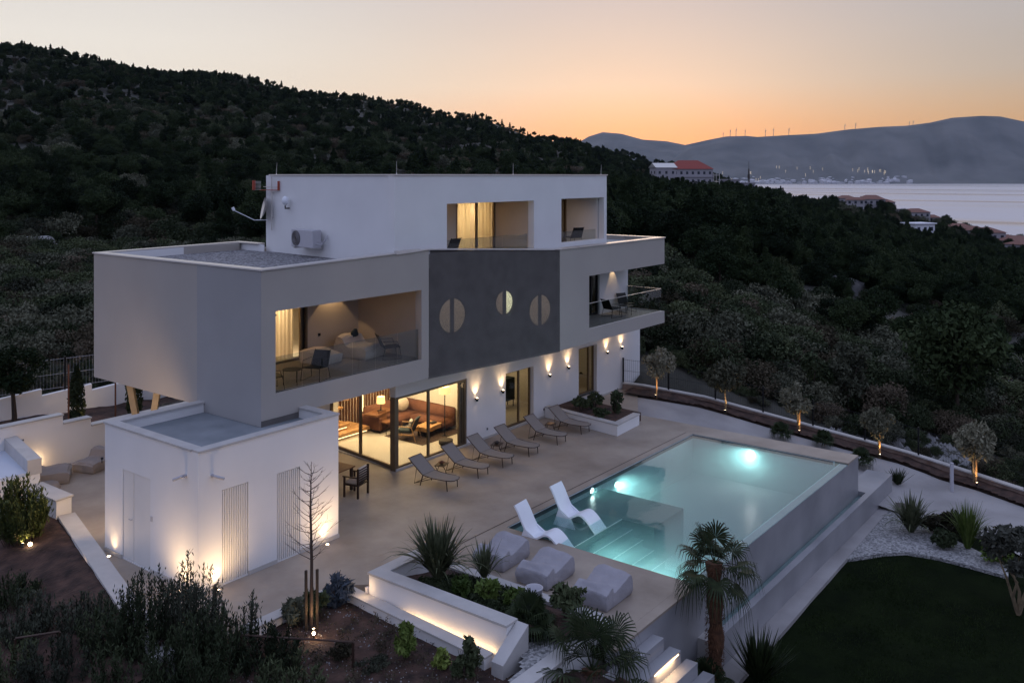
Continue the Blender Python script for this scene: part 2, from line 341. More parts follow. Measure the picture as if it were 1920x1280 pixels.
# lower walkway beside the pool, lawn, gravel bed
wk=MB(); wk.prism([(1.5,-9.2),(22.2,-9.2),(22.2,-9.95),(8,-10.2),(1.5,-10.3)],-2.5,-2.06); struct(wk.build('garden_walkway',DRIVE))
lw=MB(); vs=[];fs=[]; nx,ny=60,50
for j in range(ny+1):
    for i in range(nx+1):
        x=-14+36*i/nx; y=-32+22.2*j/ny
        vs.append((x,y,-2.17+.05*mnoise.noise(Vector((x*.5,y*.5,0)))))
for j in range(ny):
    for i in range(nx): a=j*(nx+1)+i; fs.append((a,a+1,a+nx+2,a+nx+1))
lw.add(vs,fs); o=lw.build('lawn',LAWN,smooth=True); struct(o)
gr=MB(); gr.prism([(16.5,-10.02),(21.7,-9.96),(21.3,-10.7),(20.7,-11.6),(20.1,-12.6),(19.5,-13.5),(18.9,-14.2),(18.2,-14.3),(18.35,-13.2),(18.4,-12.3),(18.2,-11.4),(17.6,-10.8)],-2.3,-2.075); struct(gr.build('pebble_bed',WGRAV))
# soil beds
sb=MB(); 
def soilgrid(name,poly,z,amp,seed,step=.35,mt=SOIL):
    xs=[p[0] for p in poly]; ysl=[p[1] for p in poly]
    def inside(x,y):
        c=False; n=len(poly)
        for i in range(n):
            (x1,y1),(x2,y2)=poly[i],poly[i-1]
            if (y1>y)!=(y2>y) and x<(x2-x1)*(y-y1)/(y2-y1)+x1: c=not c
        return c
    x0,y0=min(xs),min(ysl); nx=int((max(xs)-x0)/step)+1; ny=int((max(ysl)-y0)/step)+1
    vid={}; v=[]; f=[]
    def V(i,j):
        if (i,j) not in vid:
            x=x0+i*step; y=y0+j*step; vid[(i,j)]=len(v)
            v.append((x,y,(z(x,y) if callable(z) else z)+amp*(mnoise.noise(Vector((x*1.1,y*1.1,seed)))+.5*mnoise.noise(Vector((x*3.1,y*3.1,seed))))))
        return vid[(i,j)]
    for i in range(nx):
        for j in range(ny):
            if inside(x0+(i+.5)*step,y0+(j+.5)*step): f.append((V(i,j),V(i+1,j),V(i+1,j+1),V(i,j+1)))
    m=MB().add(v,f); o=m.build(name,mt,smooth=True); struct(o); return o
soilgrid('soil_bed',[(-.2,-2.35),(2.35,-2.4),(2.1,-7.5),(3.6,-9.0),(3.6,-12),(-9,-14),(-9,-3),(-3,-2.3)],lambda x,y:-.14-.16*max(0,-1.0-x)-.10*max(0,-7.5-y),.06,1,.2)
soilgrid('soil_bed',[(-9,-3.2),(-2.2,-2.3),(-1.5,0.6),(.4,7.2),(.4,9.2),(-1,14),(-12,14)],lambda x,y:.10-.22*max(0,min(3,(-1.9+(y-.7)*.27)-x)),.06,4,.2)
soilgrid('soil_bed',[(.5,13.0),(2.2,12.4),(8.2,15.2),(14,15.2),(14,19),(-4,22.5),(-6,16)],lambda x,y:.35+.05*(y-12),.10,7)
def bedz(x,y): return zs(y)+.12
bed=[(x+.03,y) for y,x in edge[2:]]; bed2=[(x+1.15,y) for y,x in edge[2:]][::-1]
soilgrid('soil_bed',bed+bed2,bedz,.05,9,.13)
soilgrid('soil_bed',[(2.6,-3.6),(4.9,-3.5),(4.9,-8.2),(3.9,-8.6),(2.75,-7.5)],lambda x,y:.34-.15*(x-2.7),.05,3,.12)
# ------------------------------------------------------------------ villa
V=root('villa','large white and greige modern villa with a grey screened middle and lit ground floor','villa',(13.5,6,0))
GX=9.30
m=MB(); wallh(m,(GX,2.7),(25.9,2.7),0,3.3,.28,[(0.0,3.72,0,2.48),(6.05,7.90,0.03,2.24),(11.23,12.72,.30,2.42)])
wb(m,'front_wall',WHITE,V)
m=MB(); wallh(m,(25.9,2.98),(25.9,10.2),0,3.3,.28); wallh(m,(25.62,10.2),(9.8,10.2),0,3.3,-.28)
wb(m,'side_wall',WHITE,V)
m=MB(); m.box((9.95,6.6,0),(10.2,9.9,3.3)); wb(m,'stair_wall',INTW,V)
m=MB(); m.box((9.3,2.66,.0),(25.6,2.698,.07)); wb(m,'skirting',COPE,V)
m=MB(); m.prism([(GX+.1,2.75),(25.6,2.98),(25.6,9.9),(9.85,9.9)],.004,.03); wb(m,'interior_floor',INTF,V)
m=MB(); m.prism([(9.36,2.99),(25.6,2.99),(25.6,9.9),(9.9,9.9)],2.86,3.0); wb(m,'ceiling',INTW,V)
m=MB(); m.box((14.4,3.0,.03),(14.6,9.9,2.86)); wb(m,'partition',INTW,V); m=MB(); m.box((19.2,3.6,.03),(19.4,9.9,2.86)); wb(m,'partition',INTW,V)
m=MB(); m.box((10.2,8.05,.03),(14.4,8.15,2.86)); wb(m,'back_panel',INTW,V)
m=MB()
for i in range(26):
    x=10.3+i*.155; m.box((x,7.95,.03),(x+.035,8.049,2.86))
wb(m,'timber_slats',WALN,V)
m=MB(); m.box((14.35,3.05,.03),(14.399,3.9,2.2)); wb(m,'television_panel',TEAL,V)
# stair
for i,(x0,x1,y0,y1,z0) in enumerate([(10.2,11.85,6.65,7.9,.18),(10.2,11.1,6.95,7.9,.42)]):
    m=MB(); m.box((x0,y0,z0),(x1,y1,z0+.12)); t=wb(m,'stair_platform',WOOD,V)
    m=MB(); m.box((x0+.05,y0+.06,z0-.05),(x1-.1,y0+.10,z0-.02)); s=m.build('light_strip',GS_,None); s.parent=t 
for i in range(6):
    m=MB(); x=10.3+i*.30; m.box((x,7.05,.85+i*.27),(x+.26,7.94,.91+i*.27)); wb(m,'stair_tread',WOOD,V)
m=MB(); m.box((12.62,7.9,.5),(12.68,7.94,2.3)); wb(m,'light_strip',GS_,V)
m=MB(); m.box((11.0,7.9,.6),(11.06,7.94,1.1)); wb(m,'light_strip',GS_,V)
# glazing: living room
def window(name,p0,p1,z0,z1,parent,fw=.07,mull=(),fm=BRONZE,dep=.08,pane=GLASS,label=None):
    p0=Vector(p0); p1=Vector(p1); d=(p1-p0).normalized(); L=(p1-p0).length; n=Vector((-d.y,d.x))
    def bx(mb,s0,s1,za,zb,t0,t1):
        q=[p0+d*s0+n*t0,p0+d*s1+n*t0,p0+d*s1+n*t1,p0+d*s0+n*t1]
        mb.hexa([(a.x,a.y,za) for a in q],[(a.x,a.y,zb) for a in q])
    f=MB(); bx(f,0,fw,z0,z1,0,dep); bx(f,L-fw,L,z0,z1,0,dep); bx(f,fw,L-fw,z0,z0+fw,0,dep); bx(f,fw,L-fw,z1-fw,z1,0,dep)
    for s in mull: bx(f,s-fw/2,s+fw/2,z0+fw,z1-fw,.002,dep-.002)
    fo=wb(f,name,fm,parent)
    if label: fo['label']=label
    g=MB(); cuts=[fw]+[x for s in mull for x in (s-fw/2,s+fw/2)]+[L-fw]
    for a,b in zip(cuts[::2],cuts[1::2]): 
        bx(g,a,b,z0+fw,z1-fw,dep*.45,dep*.45+.008)
    go=g.build('pane',pane,None); go.parent=fo 
    return fo
window('glass_wall',(9.32,2.74),(13.02,2.74),.02,2.48,V,.09,(1.68,))
window('glass_wall',(9.80,6.6),(9.36,2.92),.02,3.2,V,.11,(1.85,))
m=MB(); m.box((9.26,2.695,0),(9.44,2.90,2.478)); wb(m,'corner_post',BRONZE,V)
m=MB(); 
for i in range(4): m.box((12.66+i*.09,2.78+.03*(i%2),.03),(12.74+i*.09,2.86+.03*(i%2),2.47))
wb(m,'folded_shutter',BRONZE,V)
window('glass_door',(15.36,2.85),(17.18,2.85),.04,2.235,V,.06,(1.05,))
window('window',(20.54,2.86),(22.01,2.86),.31,2.41,V,.07,(1.05,))
m=MB(); m.box((20.45,2.60,.25),(22.1,2.85,.30)); wb(m,'window_sill',COPE,V)
# first floor
m=MB(); m.prism([(2.86,1.4),(9.54,1.4),(9.56,1.73),(16.0,.90),(16.01,.57),(24.4,.57),(24.4,10.4),(2.86,10.37)],3.29,3.62); wb(m,'first_floor_slab',GREIGE,V)
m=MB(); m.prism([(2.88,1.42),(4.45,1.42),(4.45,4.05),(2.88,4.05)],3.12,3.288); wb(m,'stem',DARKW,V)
m=MB()
wallh(m,(2.86,1.4),(9.55,1.4),3.62,7.395,.28,[(.48,6.34,3.95,6.24)],z1b=7.53)
wb(m,'left_front_wall',GREIGE,V)
m=MB(); wallh(m,(2.86,10.37),(2.86,1.68),3.62,7.40,.28); wb(m,'left_end_wall',GREIGE,V)
m=MB(); m.box((2.852,1.402,3.13),(2.859,4.42,7.385)); wb(m,'shade_toned_panel',mat('shade_toned_render',(.335,.325,.32),.88,.04,.6,.25,90),V)  # added thin overlay; shading of this face painted in as cooler, darker grey
m=MB(); wallh(m,(16.0,.57),(24.4,.57),3.62,7.157,.25,[(2.06,8.4,3.82,5.975)]); 
wallh(m,(24.4,.82),(24.4,2.5),3.62,7.15,.25,[(0,1.68,3.82,5.975)]); wb(m,'right_front_wall',GREIGE,V)
m=MB(); wallh(m,(24.4,2.5),(24.4,10.4),3.62,7.15,.28); wb(m,'right_end_wall',GREIGE,V)
m=MB(); wallh(m,(24.1,10.4),(3.1,10.37),3.62,7.15,-.28); wb(m,'rear_wall',GREIGE,V)
# screened middle bay
p0=Vector((9.55,1.4)); p1=Vector((16.,.57)); dd=(p1-p0).normalized(); nn=Vector((-dd.y,dd.x)); LM=(p1-p0).length
m=MB(); wallh(m,tuple(p0+nn*.12+dd*.02),tuple(p1+nn*.12-dd*.02),3.30,7.50,.2,z1b=7.13); wb(m,'middle_bay_wall',DARKW,V)
def pt(s,t,z): q=p0+dd*s+nn*t; return (q.x,q.y,z)
m=MB(); nsl=152
for i in range(nsl):
    za=3.30+i*.027; 
    e0=7.52; e1=7.14
    s0,s1=.012,LM-.012
    tz=za+.017
    if tz>e1:                                                      # clip by the sloping top
        s1=min(s1,LM*(e0-tz)/(e0-e1)); 
        if s1<.1: continue
    m.hexa([pt(s0,0,za),pt(s1,0,za),pt(s1,.03,za),pt(s0,.03,za)],[pt(s0,0,tz),pt(s1,0,tz),pt(s1,.03,tz),pt(s0,.03,tz)])
wb(m,'slatted_screen',DARKW,V)
m=MB(); m.hexa([pt(0,-.003,3.26),pt(LM,-.003,3.26),pt(LM,.04,3.26),pt(0,.04,3.26)],[pt(0,-.003,3.297),pt(LM,-.003,3.297),pt(LM,.04,3.297),pt(0,.04,3.297)]); wb(m,'screen_rail',DARKW,V)
for k,(s,zc,r) in enumerate([(1.13,5.22,.61),(3.62,5.42,.45),(5.50,4.95,.60)]):
    f=MB(); vs=[];fs=[];n=36
    for j in range(n):
        a=2*PI*j/n; vs+=[pt(s+r*math.cos(a),.10,zc+r*math.sin(a)),pt(s+(r-.03)*math.cos(a),.10,zc+(r-.03)*math.sin(a)),pt(s+(r-.03)*math.cos(a),.119,zc+(r-.03)*math.sin(a)),pt(s+r*math.cos(a),.119,zc+r*math.sin(a))]
        b=(j+1)%n; fs+=[(4*j,4*j+1,4*b+1,4*b),(4*j+1,4*j+2,4*b+2,4*b+1),(4*j+3,4*j,4*b,4*b+3)]
    mx=s+(-.02 if k!=1 else 0)
    f.add(vs,fs); f.hexa([pt(mx-.085,.09,zc-r),pt(mx+.085,.09,zc-r),pt(mx+.085,.115,zc-r),pt(mx-.085,.115,zc-r)],[pt(mx-.085,.09,zc+r),pt(mx+.085,.09,zc+r),pt(mx+.085,.115,zc+r),pt(mx-.085,.115,zc+r)])
    fo=wb(f,'round_window',BLACK,V)
    for sg in (-1,1):
        g=MB(); vs=[pt(s,.116,zc)]
        for j in range(19):
            a=-PI/2+PI*j/18; vs.append(pt(s+sg*(r-.02)*math.cos(a),.116,zc+(r-.02)*math.sin(a)))
        g.add(vs,[(0,j,j+1) for j in range(1,19)])
        gm=glow('round_window_glow' ,(.86,.66,.47),.46) if 'round_window_glow' not in MT else MT['round_window_glow']
        if k==1 and sg==1: gm=glow('bright_window_glow',(1,.98,.62),2.6)
        go=g.build('lit_pane',gm,None); go.parent=fo 
# copings and roofs
m=MB(); strip(m,[(8.9,9.3),(8.95,10.9),(2.86,10.37),(2.86,1.4),(9.55,1.4),(16.,.57),(24.4,.57),(24.4,10.4),(20.9,10.4)],.34,[7.40,7.40,7.402,7.395,7.535,7.157,7.15,7.15,7.15],[7.44,7.44,7.44,7.435,7.575,7.195,7.19,7.19,7.19],off=-.04)
wb(m,'parapet_coping',METCOP,V)
m=MB(); m.prism([(3.16,1.68),(8.08,1.68),(8.88,8.7),(8.7,10.6),(3.16,10.1)],7.0,7.14); wb(m,'gravel_roof',GRAV,V)
m=MB(); strip(m,[(8.7,9.0),(8.75,10.62),(3.14,10.09),(3.14,9.0)],.02,6.9,7.399); wb(m,'parapet_inner_face',WHITE,V)
m=MB(); m.prism([(8.1,1.66),(9.6,1.66),(16.05,.82),(24.1,.82),(24.1,10.15),(9.0,10.15)],6.85,7.0); wb(m,'roof_deck',DECKR,V)
m=MB(); m.prism([(2.86,10.37),(8.9,10.88),(8.6,10.4),(2.9,10.3)],3.62,7.4); wb(m,'rear_parapet',GREIGE,V)
# left loggia
m=MB(); m.prism([(3.14,1.45),(9.42,1.69),(9.42,4.9),(3.14,4.9)],3.62,3.94); wb(m,'loggia_floor',mat('loggia_tile',(.26,.225,.19),.6,.08,1),V)
LOG=mat('loggia_wall',(.50,.43,.36),.9,.04,1)
m=MB(); m.box((7.11,4.65,3.94),(9.45,4.85,6.4)); m.box((9.42,1.68,3.94),(9.54,4.65,6.4)); wb(m,'loggia_wall',LOG,V)
m=MB(); m.box((3.14,1.68,6.24),(9.42,4.9,6.4)); wb(m,'loggia_ceiling',LOG,V)
m=MB(); m.box((6.82,4.62,3.95),(6.9,4.7,6.24)); m.box((6.9,4.66,3.95),(7.02,4.72,6.24),1); m.box((7.02,4.60,3.95),(7.11,4.9,6.24)); m.box((3.2,4.62,3.94),(6.82,4.7,4.0))
wb(m,'sliding_door_frame',[BRONZE,BLACK],V)
def curtain(name,x0,x1,y,z0,z1,parent,amp=.04,wl=.16,mt=CURT):
    n=int((x1-x0)/.025); vs=[];fs=[]
    for i in range(n+1):
        x=x0+(x1-x0)*i/n; yy=y+amp*math.sin(2*PI*x/wl)+.4*amp*math.sin(2*PI*x/(wl*2.7)+1)
        vs+=[(x,yy,z0),(x,yy,z1)]
        if i: fs.append((2*i-2,2*i,2*i+1,2*i-1))
    mb=MB().add(vs,fs); return wb(mb,name,mt,parent,smooth=True)
curtain('curtain',3.2,6.80,4.98,3.96,6.22,V)
m=MB(); m.box((3.14,5.1,3.7),(9.5,7.5,3.95)); m.box((3.14,7.5,3.7),(9.5,7.6,6.4)); m.box((3.14,5.0,6.24),(9.5,7.6,6.4)); wb(m,'bedroom_shell',INTW,V)
# right loggia
m=MB(); m.prism([(18.0,.82),(24.15,.82),(24.15,2.5),(18,2.5)],3.62,3.80); m.prism([(18.0,2.5),(24.12,2.5),(24.12,2.6),(18,2.6)],3.62,3.80); wb(m,'balcony_floor',mat('balcony_tile',(.40,.36,.33),.5,.08,1),V)
m=MB(); m.box((21.9,2.485,3.80),(24.392,2.7,5.972)); wb(m,'balcony_wall',WHITE,V); m=MB(); m.box((17.9,.84,3.8),(18.03,2.7,5.98)); wb(m,'balcony_wall',WHITE,V)
m=MB(); m.box((18.0,.83,5.975),(24.14,2.7,6.1)); wb(m,'balcony_ceiling',WHITE,V)
window('balcony_door',(18.05,2.56),(21.88,2.56),3.81,5.97,V,.09,(1.9,3.3),BLACK)
m=MB(); m.box((18.1,3.2,3.8),(21.9,3.25,5.9)); wb(m,'dark_blind',CLAY,V)
def balust(name,pts,z0,z1,seg,parent,rail=True,rm=METCOP):
    r=MB(); g=MB()
    for a,b in zip(pts[:-1],pts[1:]):
        a=Vector(a);b=Vector(b);L=(b-a).length;d=(b-a)/L;n=max(1,round(L/seg))
        for i in range(n):
            s0=a+d*(L*i/n+.012);s1=a+d*(L*(i+1)/n-.012);q=Vector((-d.y,d.x))*.006
            g.hexa([(s0.x-q.x,s0.y-q.y,z0),(s1.x-q.x,s1.y-q.y,z0),(s1.x+q.x,s1.y+q.y,z0),(s0.x+q.x,s0.y+q.y,z0)],[(s0.x-q.x,s0.y-q.y,z1),(s1.x-q.x,s1.y-q.y,z1),(s1.x+q.x,s1.y+q.y,z1),(s0.x+q.x,s0.y+q.y,z1)])
        if rail: r.tube([(a.x,a.y,z1+.012),(b.x,b.y,z1+.012)],.011,6)
        r.tube([(a.x,a.y,z0-.01),(b.x,b.y,z0-.01)],.013,6)
    go=wb(g,name,BGLASS,parent); ro=r.build('rail',rm,None); ro.parent=go 
balust('glass_balustrade',[(3.40,1.52),(9.17,1.52)],3.96,4.95,.96,V,False,BLACK)
balust('glass_balustrade',[(18.12,.69),(24.3,.69),(24.3,2.5)],3.84,4.83,1.05,V,True)
# top storey
m=MB(); wallh(m,(8.06,1.5),(20.9,1.5),6.9,10.0,.28,[(2.50,7.53,7.02,9.03),(9.39,12.62,7.28,9.06)]); wb(m,'top_storey_front_wall',WHITE,V)
m=MB(); wallh(m,(8.88,8.9),(8.07,1.55),6.9,10.0,.28); wallh(m,(20.9,1.78),(20.9,9.3),6.9,10.0,.28); wallh(m,(20.62,9.3),(8.92,8.9),6.9,10.0,-.28); wb(m,'top_storey_side_wall',WHITE,V)
m=MB(); m.prism([(8.36,1.78),(20.6,1.78),(20.6,9.0),(9.1,8.6)],9.75,9.9); wb(m,'top_roof',DECKR,V)
m=MB(); strip(m,[(8.06,1.5),(20.9,1.5),(20.9,9.3),(8.88,8.9)],.34,9.998,10.04,closed=True,off=-.04); wb(m,'top_coping',METCOP,V)
m=MB(); m.box((10.5,3.4,7.0),(13.2,3.55,9.1)); m.box((15.6,1.78,7.0),(15.75,5.4,9.1)); m.box((10.3,1.78,7),(10.5,3.55,9.1)); m.box((17.2,3.4,7.0),(19.0,3.55,9.1)); m.box((20.65,1.78,7.0),(20.8,5.4,9.1)); m.box((10.5,1.78,9.03),(20.6,5.4,9.15)); wb(m,'top_loggia_wall',LOG,V)
window('top_window',(13.2,3.4),(15.58,3.4),7.02,9.03,V,.09,(1.25,))
curtain('curtain',13.25,14.35,3.62,7.02,9.02,V,.05,.22); curtain('curtain',14.55,15.55,3.62,7.02,9.02,V,.05,.22)
m=MB(); m.box((10.5,5.4,7),(15.6,5.5,9.1)); m.box((10.5,1.78,6.99),(20.6,5.3,7.02)); wb(m,'top_bedroom_shell',INTW,V)
window('top_window',(19.0,3.4),(20.64,3.4),7.03,9.03,V,.12,(.8,),BRONZE)
m=MB(); m.box((19.0,3.7,7.03),(20.64,3.75,9.0)); wb(m,'brown_blind',WALN,V)
balust('glass_balustrade',[(10.7,1.62),(15.3,1.62)],7.05,7.78,1.6,V,False); balust('glass_balustrade',[(17.5,1.62),(20.2,1.62)],7.30,7.72,1.3,V,False)
m=MB(); m.hexa([(8.0,1.35,7.48),(9.1,1.35,7.52),(9.1,1.47,7.52),(8.0,1.47,7.48)],[(8.0,1.35,7.60),(9.1,1.35,7.60),(9.1,1.47,7.60),(8.0,1.47,7.60)]); wb(m,'ledge_trim',METCOP,V)
# interior light of the house (real rooms, warm)
def rl(loc,e,s,sy=None,aim=(0,0,-1),col=(1,.73,.42)): return P(light('AREA',loc,e,col,s,aim,sy=sy,name='room_light'),V)
rl((12.2,5.4,2.84),340,3.6,3.6); rl((11.6,7.2,2.8),110,2.2,.5,(0,.5,-1)); rl((17,6,2.84),55,3,3); rl((22,6,2.84),32,3,3)
rl((5.2,5.7,6.15),170,3.,.6,(0,-.5,-1)); rl((14.4,4.5,8.98),120,2.0,.6,(0,-.6,-1))
P(light('SPOT',(8.15,4.35,6.22),34,WARM,.03,(0,.10,-1),spot=88,blend=.12),V)
P(light('SPOT',(23.0,2.28,5.96),26,WARM,.02,(0,.12,-1),spot=58,blend=.15),V)
P(light('POINT',(12.4,2.6,8.8),3,WARM,.1),V)
P(light('AREA',(19,2.4,8.9),6,WARM,.5,(0,.3,-1)),V)
# outbuilding
A=root('outbuilding','square white outbuilding with slatted doors, flat grey roof and uplit walls','outbuilding',(2.2,2.1,0))
m=MB(); wallh(m,(0,0),(4.38,0),0,3.38,.22,[(.66,1.42,.03,2.33),(2.30,3.05,.03,2.30)]); wallh(m,(4.38,.22),(4.38,4.30),0,3.38,.22); wallh(m,(4.16,4.30),(0,4.30),0,3.38,.22); wallh(m,(0,4.08),(0,.22),0,3.38,.22,[(.68,2.00,.03,2.34)])
wb(m,'wall',WHITE,A)
m=MB(); m.prism([(.2,.2),(4.2,.2),(4.2,4.1),(.2,4.1)],2.9,3.12); wb(m,'flat_roof',DECKR,A)
m=MB(); strip(m,[(0,0),(4.38,0),(4.38,1.38),],.30,3.38,3.43,off=-.03); strip(m,[(4.38,4.30),(0,4.30),(0,.27)],.30,3.38,3.43,off=-.03)
wb(m,'roof_coping',COPE,A)
for q0,q1 in (((-.03,-.03,0),(0.655,-.001,.10)),((1.425,-.03,0),(2.295,-.001,.10)),((3.055,-.03,0),(4.39,-.001,.10)),((-.03,0,0),(-.001,2.07,.10)),((-.03,3.41,0),(-.001,4.3,.10))):
    m=MB(); m.box(q0,q1); wb(m,'plinth',COPE,A)
DOORW=mat('white_door_paint',(.72,.70,.67),.5,.02,2)
for (a,b,zt) in ((.67,1.41,2.32),(2.31,3.04,2.29)):
    m=MB(); m.box((a,.035,.03),(b,.05,zt)); n=int((b-a)/.062)
    for i in range(n):
        x=a+.01+i*(b-a-.01)/n; m.box((x,.0,.04),(x+.034,.034,zt-.01))
    d=wb(m,'slatted_door',DOORW,A)
m=MB(); m.box((.02,2.09,.04),(.06,2.88,2.33)); dl=wb(m,'door',DOORW,A,bevel=.004)
m=MB(); m.box((.02,2.90,.04),(.06,3.39,2.33)); dr=wb(m,'door',DOORW,A,bevel=.004)
m=MB(); m.tube([(.02,2.96,1.12),(-.03,2.96,1.12),(-.03,3.06,1.12)],.012,8); h=m.build('handle',ACW,None); h.parent=dr 
m=MB(); m.box((-.02,1.98,1.30),(-.001,2.05,1.42)); wb(m,'key_box',ACW,A)
# low building at the far left + courtyard wall
B=root('low_garden_building','low white building with a pale blue flat roof at the left edge','outbuilding',(-1,10.5,0))
m=MB(); m.prism([(.52,9.1),(1.34,13.2),(-6,14),(-6,9.9)],-1.2,.95); wb(m,'wall',WHITE,B)
m=MB(); m.prism([(.18,9.2),(1.0,13.2),(-5.9,13.9),(-5.9,10.0)],.951,1.02); wb(m,'flat_roof',mat('pale_roof_membrane',(.52,.56,.64),.5,.04,1),B)
m=MB(); m.prism([(.55,9.06),(1.38,13.25),(1.02,13.30),(.16,9.12)],.952,1.41); wb(m,'parapet',COPE,B)
W1=root('courtyard_wall','tall pale courtyard wall with a stepped coping left of the outbuilding','wall',(2.8,12,0))
m=MB(); seg=[(.2,2.68,1.80,12.3),(2.68,3.66,1.50,12.25),(3.66,6.5,1.22,12.15)]
m.box((-4,12.12,-.5),(2.68,12.4,1.75)); m.box((2.68,12.12,-.5),(3.66,12.4,1.45)); m.box((3.66,12.12,-.5),(8.5,12.4,1.17)); wb(m,'wall_body',WHITE,W1)
m=MB(); m.box((-4,12.08,1.75),(2.70,12.44,1.80)); m.box((2.70,12.08,1.45),(3.68,12.44,1.50)); m.box((3.68,12.08,1.17),(8.5,12.44,1.22)); wb(m,'coping',COPE,W1)
# kerb wall along the left path
W2=root('path_kerb_wall','low white kerb wall running along the left path past the outbuilding','wall',(-.6,5,0))
m=MB(); q=[(.36,9.05),(.10,7.1),(-2.0,-1.9)]; strip(m,[(.16,7.2),(-1.62,.7),(-2.4,-2.1)],.42,-.9,.16,off=-.0); wb(m,'wall_body',WHITE,W2)
m=MB(); strip(m,[(.16,7.2),(-1.62,.7),(-2.4,-2.1)],.46,.16,.20,off=-.02); wb(m,'coping',COPE,W2)
m=MB(); m.prism([(.55,9.1),(.58,7.28),(.10,7.2),(.10,9.1)],-.9,.62); wb(m,'end_pier',WHITE,W2)
m=MB(); m.prism([(.59,9.1),(.62,7.24),(.06,7.16),(.06,9.1)],.62,.67); wb(m,'pier_coping',COPE,W2)
# near kerb (V) and the planter beside the pool lounge
W3=root('garden_retaining_wall','low pale retaining wall around the red soil bed in the foreground','wall',(2,-4,0))
m=MB(); strip(m,[(-.4,-2.22),(2.45,-2.30),(2.12,-7.3)],-.26,-1.2,.06); wb(m,'wall_body',WHITE,W3)
m=MB(); strip(m,[(-.4,-2.20),(2.47,-2.28),(2.14,-7.3)],-.32,.06,.10); wb(m,'coping',COPE,W3)
PL=root('long_planter','long raised white planter full of spiky and leafy plants beside the lounge terrace','planter',(3.6,-5.5,0))
m=MB(); m.box((2.40,-7.45,-1.2),(2.66,-3.32,.57)); m.box((2.661,-3.62,-.2),(4.5,-3.34,.57)); wb(m,'planter_wall',WHITE,PL)
m=MB(); m.box((2.36,-7.47,.57),(2.76,-3.30,.62)); m.box((2.761,-3.66,.57),(4.5,-3.30,.62)); wb(m,'planter_coping',COPE,PL)
m=MB(); m.hexa([(1.86,-7.78,-1.2),(2.72,-7.78,-1.2),(2.72,-7.475,-1.2),(1.86,-7.475,-1.2)],[(1.86,-7.78,.10),(2.72,-7.78,.60),(2.72,-7.475,.60),(1.86,-7.475,.10)]); wb(m,'end_wall',COPE,PL)
_o=P(light('AREA',(2.30,-5.2,-.06),9,WARM,4.0,(.7,0,1),sy=.04,name='strip_light'),PL)
_z=-Vector((.6,0,1)).normalized(); _x=Vector((0,1,0)); _y=_z.cross(_x); _o.rotation_euler=Matrix((_x,_y,_z)).transposed().to_euler()
m=MB(); m.box((2.34,-3.32,.12),(2.42,-3.24,.26)); wb(m,'corner_light_fitting',ACW,PL,bevel=.005)
P(light('POINT',(2.20,-3.35,.30),2.5,WARM,.05,name='corner_light'),PL)
m=MB(); m.box((4.66,-8.25,-1.2),(4.96,-3.66,.10)); wb(m,'inner_kerb',COPE,PL)
m=MB(); m.box((2.13,-7.74,-.9),(2.4,-2.6,-.45)); wb(m,'lit_channel',COPE,PL)
W4=root('corner_retaining_wall','pale coping wall at the bottom corner of the lounge terrace behind the fan palm','wall',(3,-8.3,0))
m=MB(); m.box((.6,-8.55,-2.4),(4.8,-8.26,.02)); wb(m,'wall_body',WHITE,W4)
m=MB(); m.box((.6,-8.60,.02),(4.84,-8.22,.08)); wb(m,'coping',COPE,W4)
soilgrid('pebble_patch',[(2.75,-7.6),(4.8,-7.3),(4.8,-8.2),(1.2,-8.2),(2.0,-8.1)],.05,.03,12,.1,WGRAV)
# facade planter
FP=root('facade_planter','low pale planter of green shrubs against the facade beyond the loungers','planter',(18.8,1,0))
poly=[(18.1,2.60),(17.4,-1.1),(19.35,-1.0),(19.75,2.60)]
m=MB(); strip(m,[(17.95,2.66),(17.42,-1.12),(19.33,-1.0)],.24,0,.40); wb(m,'planter_wall',WHITE,FP)
m=MB(); strip(m,[(17.93,2.66),(17.39,-1.16),(19.36,-1.02)],.30,.40,.45); wb(m,'planter_coping',COPE,FP)
m=MB(); m.prism([(18.2,2.6),(17.7,-.85),(19.9,-.75),(20.3,2.6)],0.002,.34); wb(m,'planting_soil',SOIL,FP)
# ------------------------------------------------------------------ pool
PO=root('infinity_pool','raised infinity pool with pale blue lit water, corner steps and a grey overflow wall','pool',(14,-6,0))
x0,x1,y0,y1=7.78,19.5,-8.95,-3.25; zb=-1.5
m=MB(); m.box((x0-.01,y0+.01,zb-.1),(x1+.01,y1+.01,zb)); m.box((x0-.012,y0+.24,zb),(x0+.02,y1,-.02)); m.box((x1-.02,y0+.24,zb),(x1+.012,y1,-.02)); m.box((x0,y1-.02,zb),(x1,y1+.012,-.02)); m.box((x0,y0+.052,zb),(x1,y0+.08,-.065))
wb(m,'pool_basin',POOLT,PO)
m=MB(); m.box((x0+.02,-5.13,zb),(11.0,y1-.02,-.30))
for i in range(5): m.box((x0+.02,-5.13-.36*(i+1),zb),(11.0,-5.13-.36*i,-.30-.22*(i+1)))
wb(m,'entry_steps',mat('dark_teal_tile',(.05,.115,.105),.35,.2,2,col2=(.09,.17,.155)),PO,bevel=.004)
m=MB(); m.box((11.0,-6.2,zb),(12.9,y1-.02,-.30)); wb(m,'bench',mat('dark_pool_stone',(.035,.065,.062),.4,.1,2),PO)
m=MB()
for i in range(5): m.box((x0+.04,-5.16-.36*i,-.30-.22*i+.002),(10.98,-5.13-.36*i,-.30-.22*i+.008))
wb(m,'step_edge',mat('pale_step_edge',(.8,.85,.8),.4),PO)
m=MB(); m.box((3.95,-9.16,-2.4),(20.648,-8.902,-.06)); m.box((20.652,-9.16,-2.4),(20.66,-3.0,-.01)); wb(m,'overflow_wall',POOLW,PO)
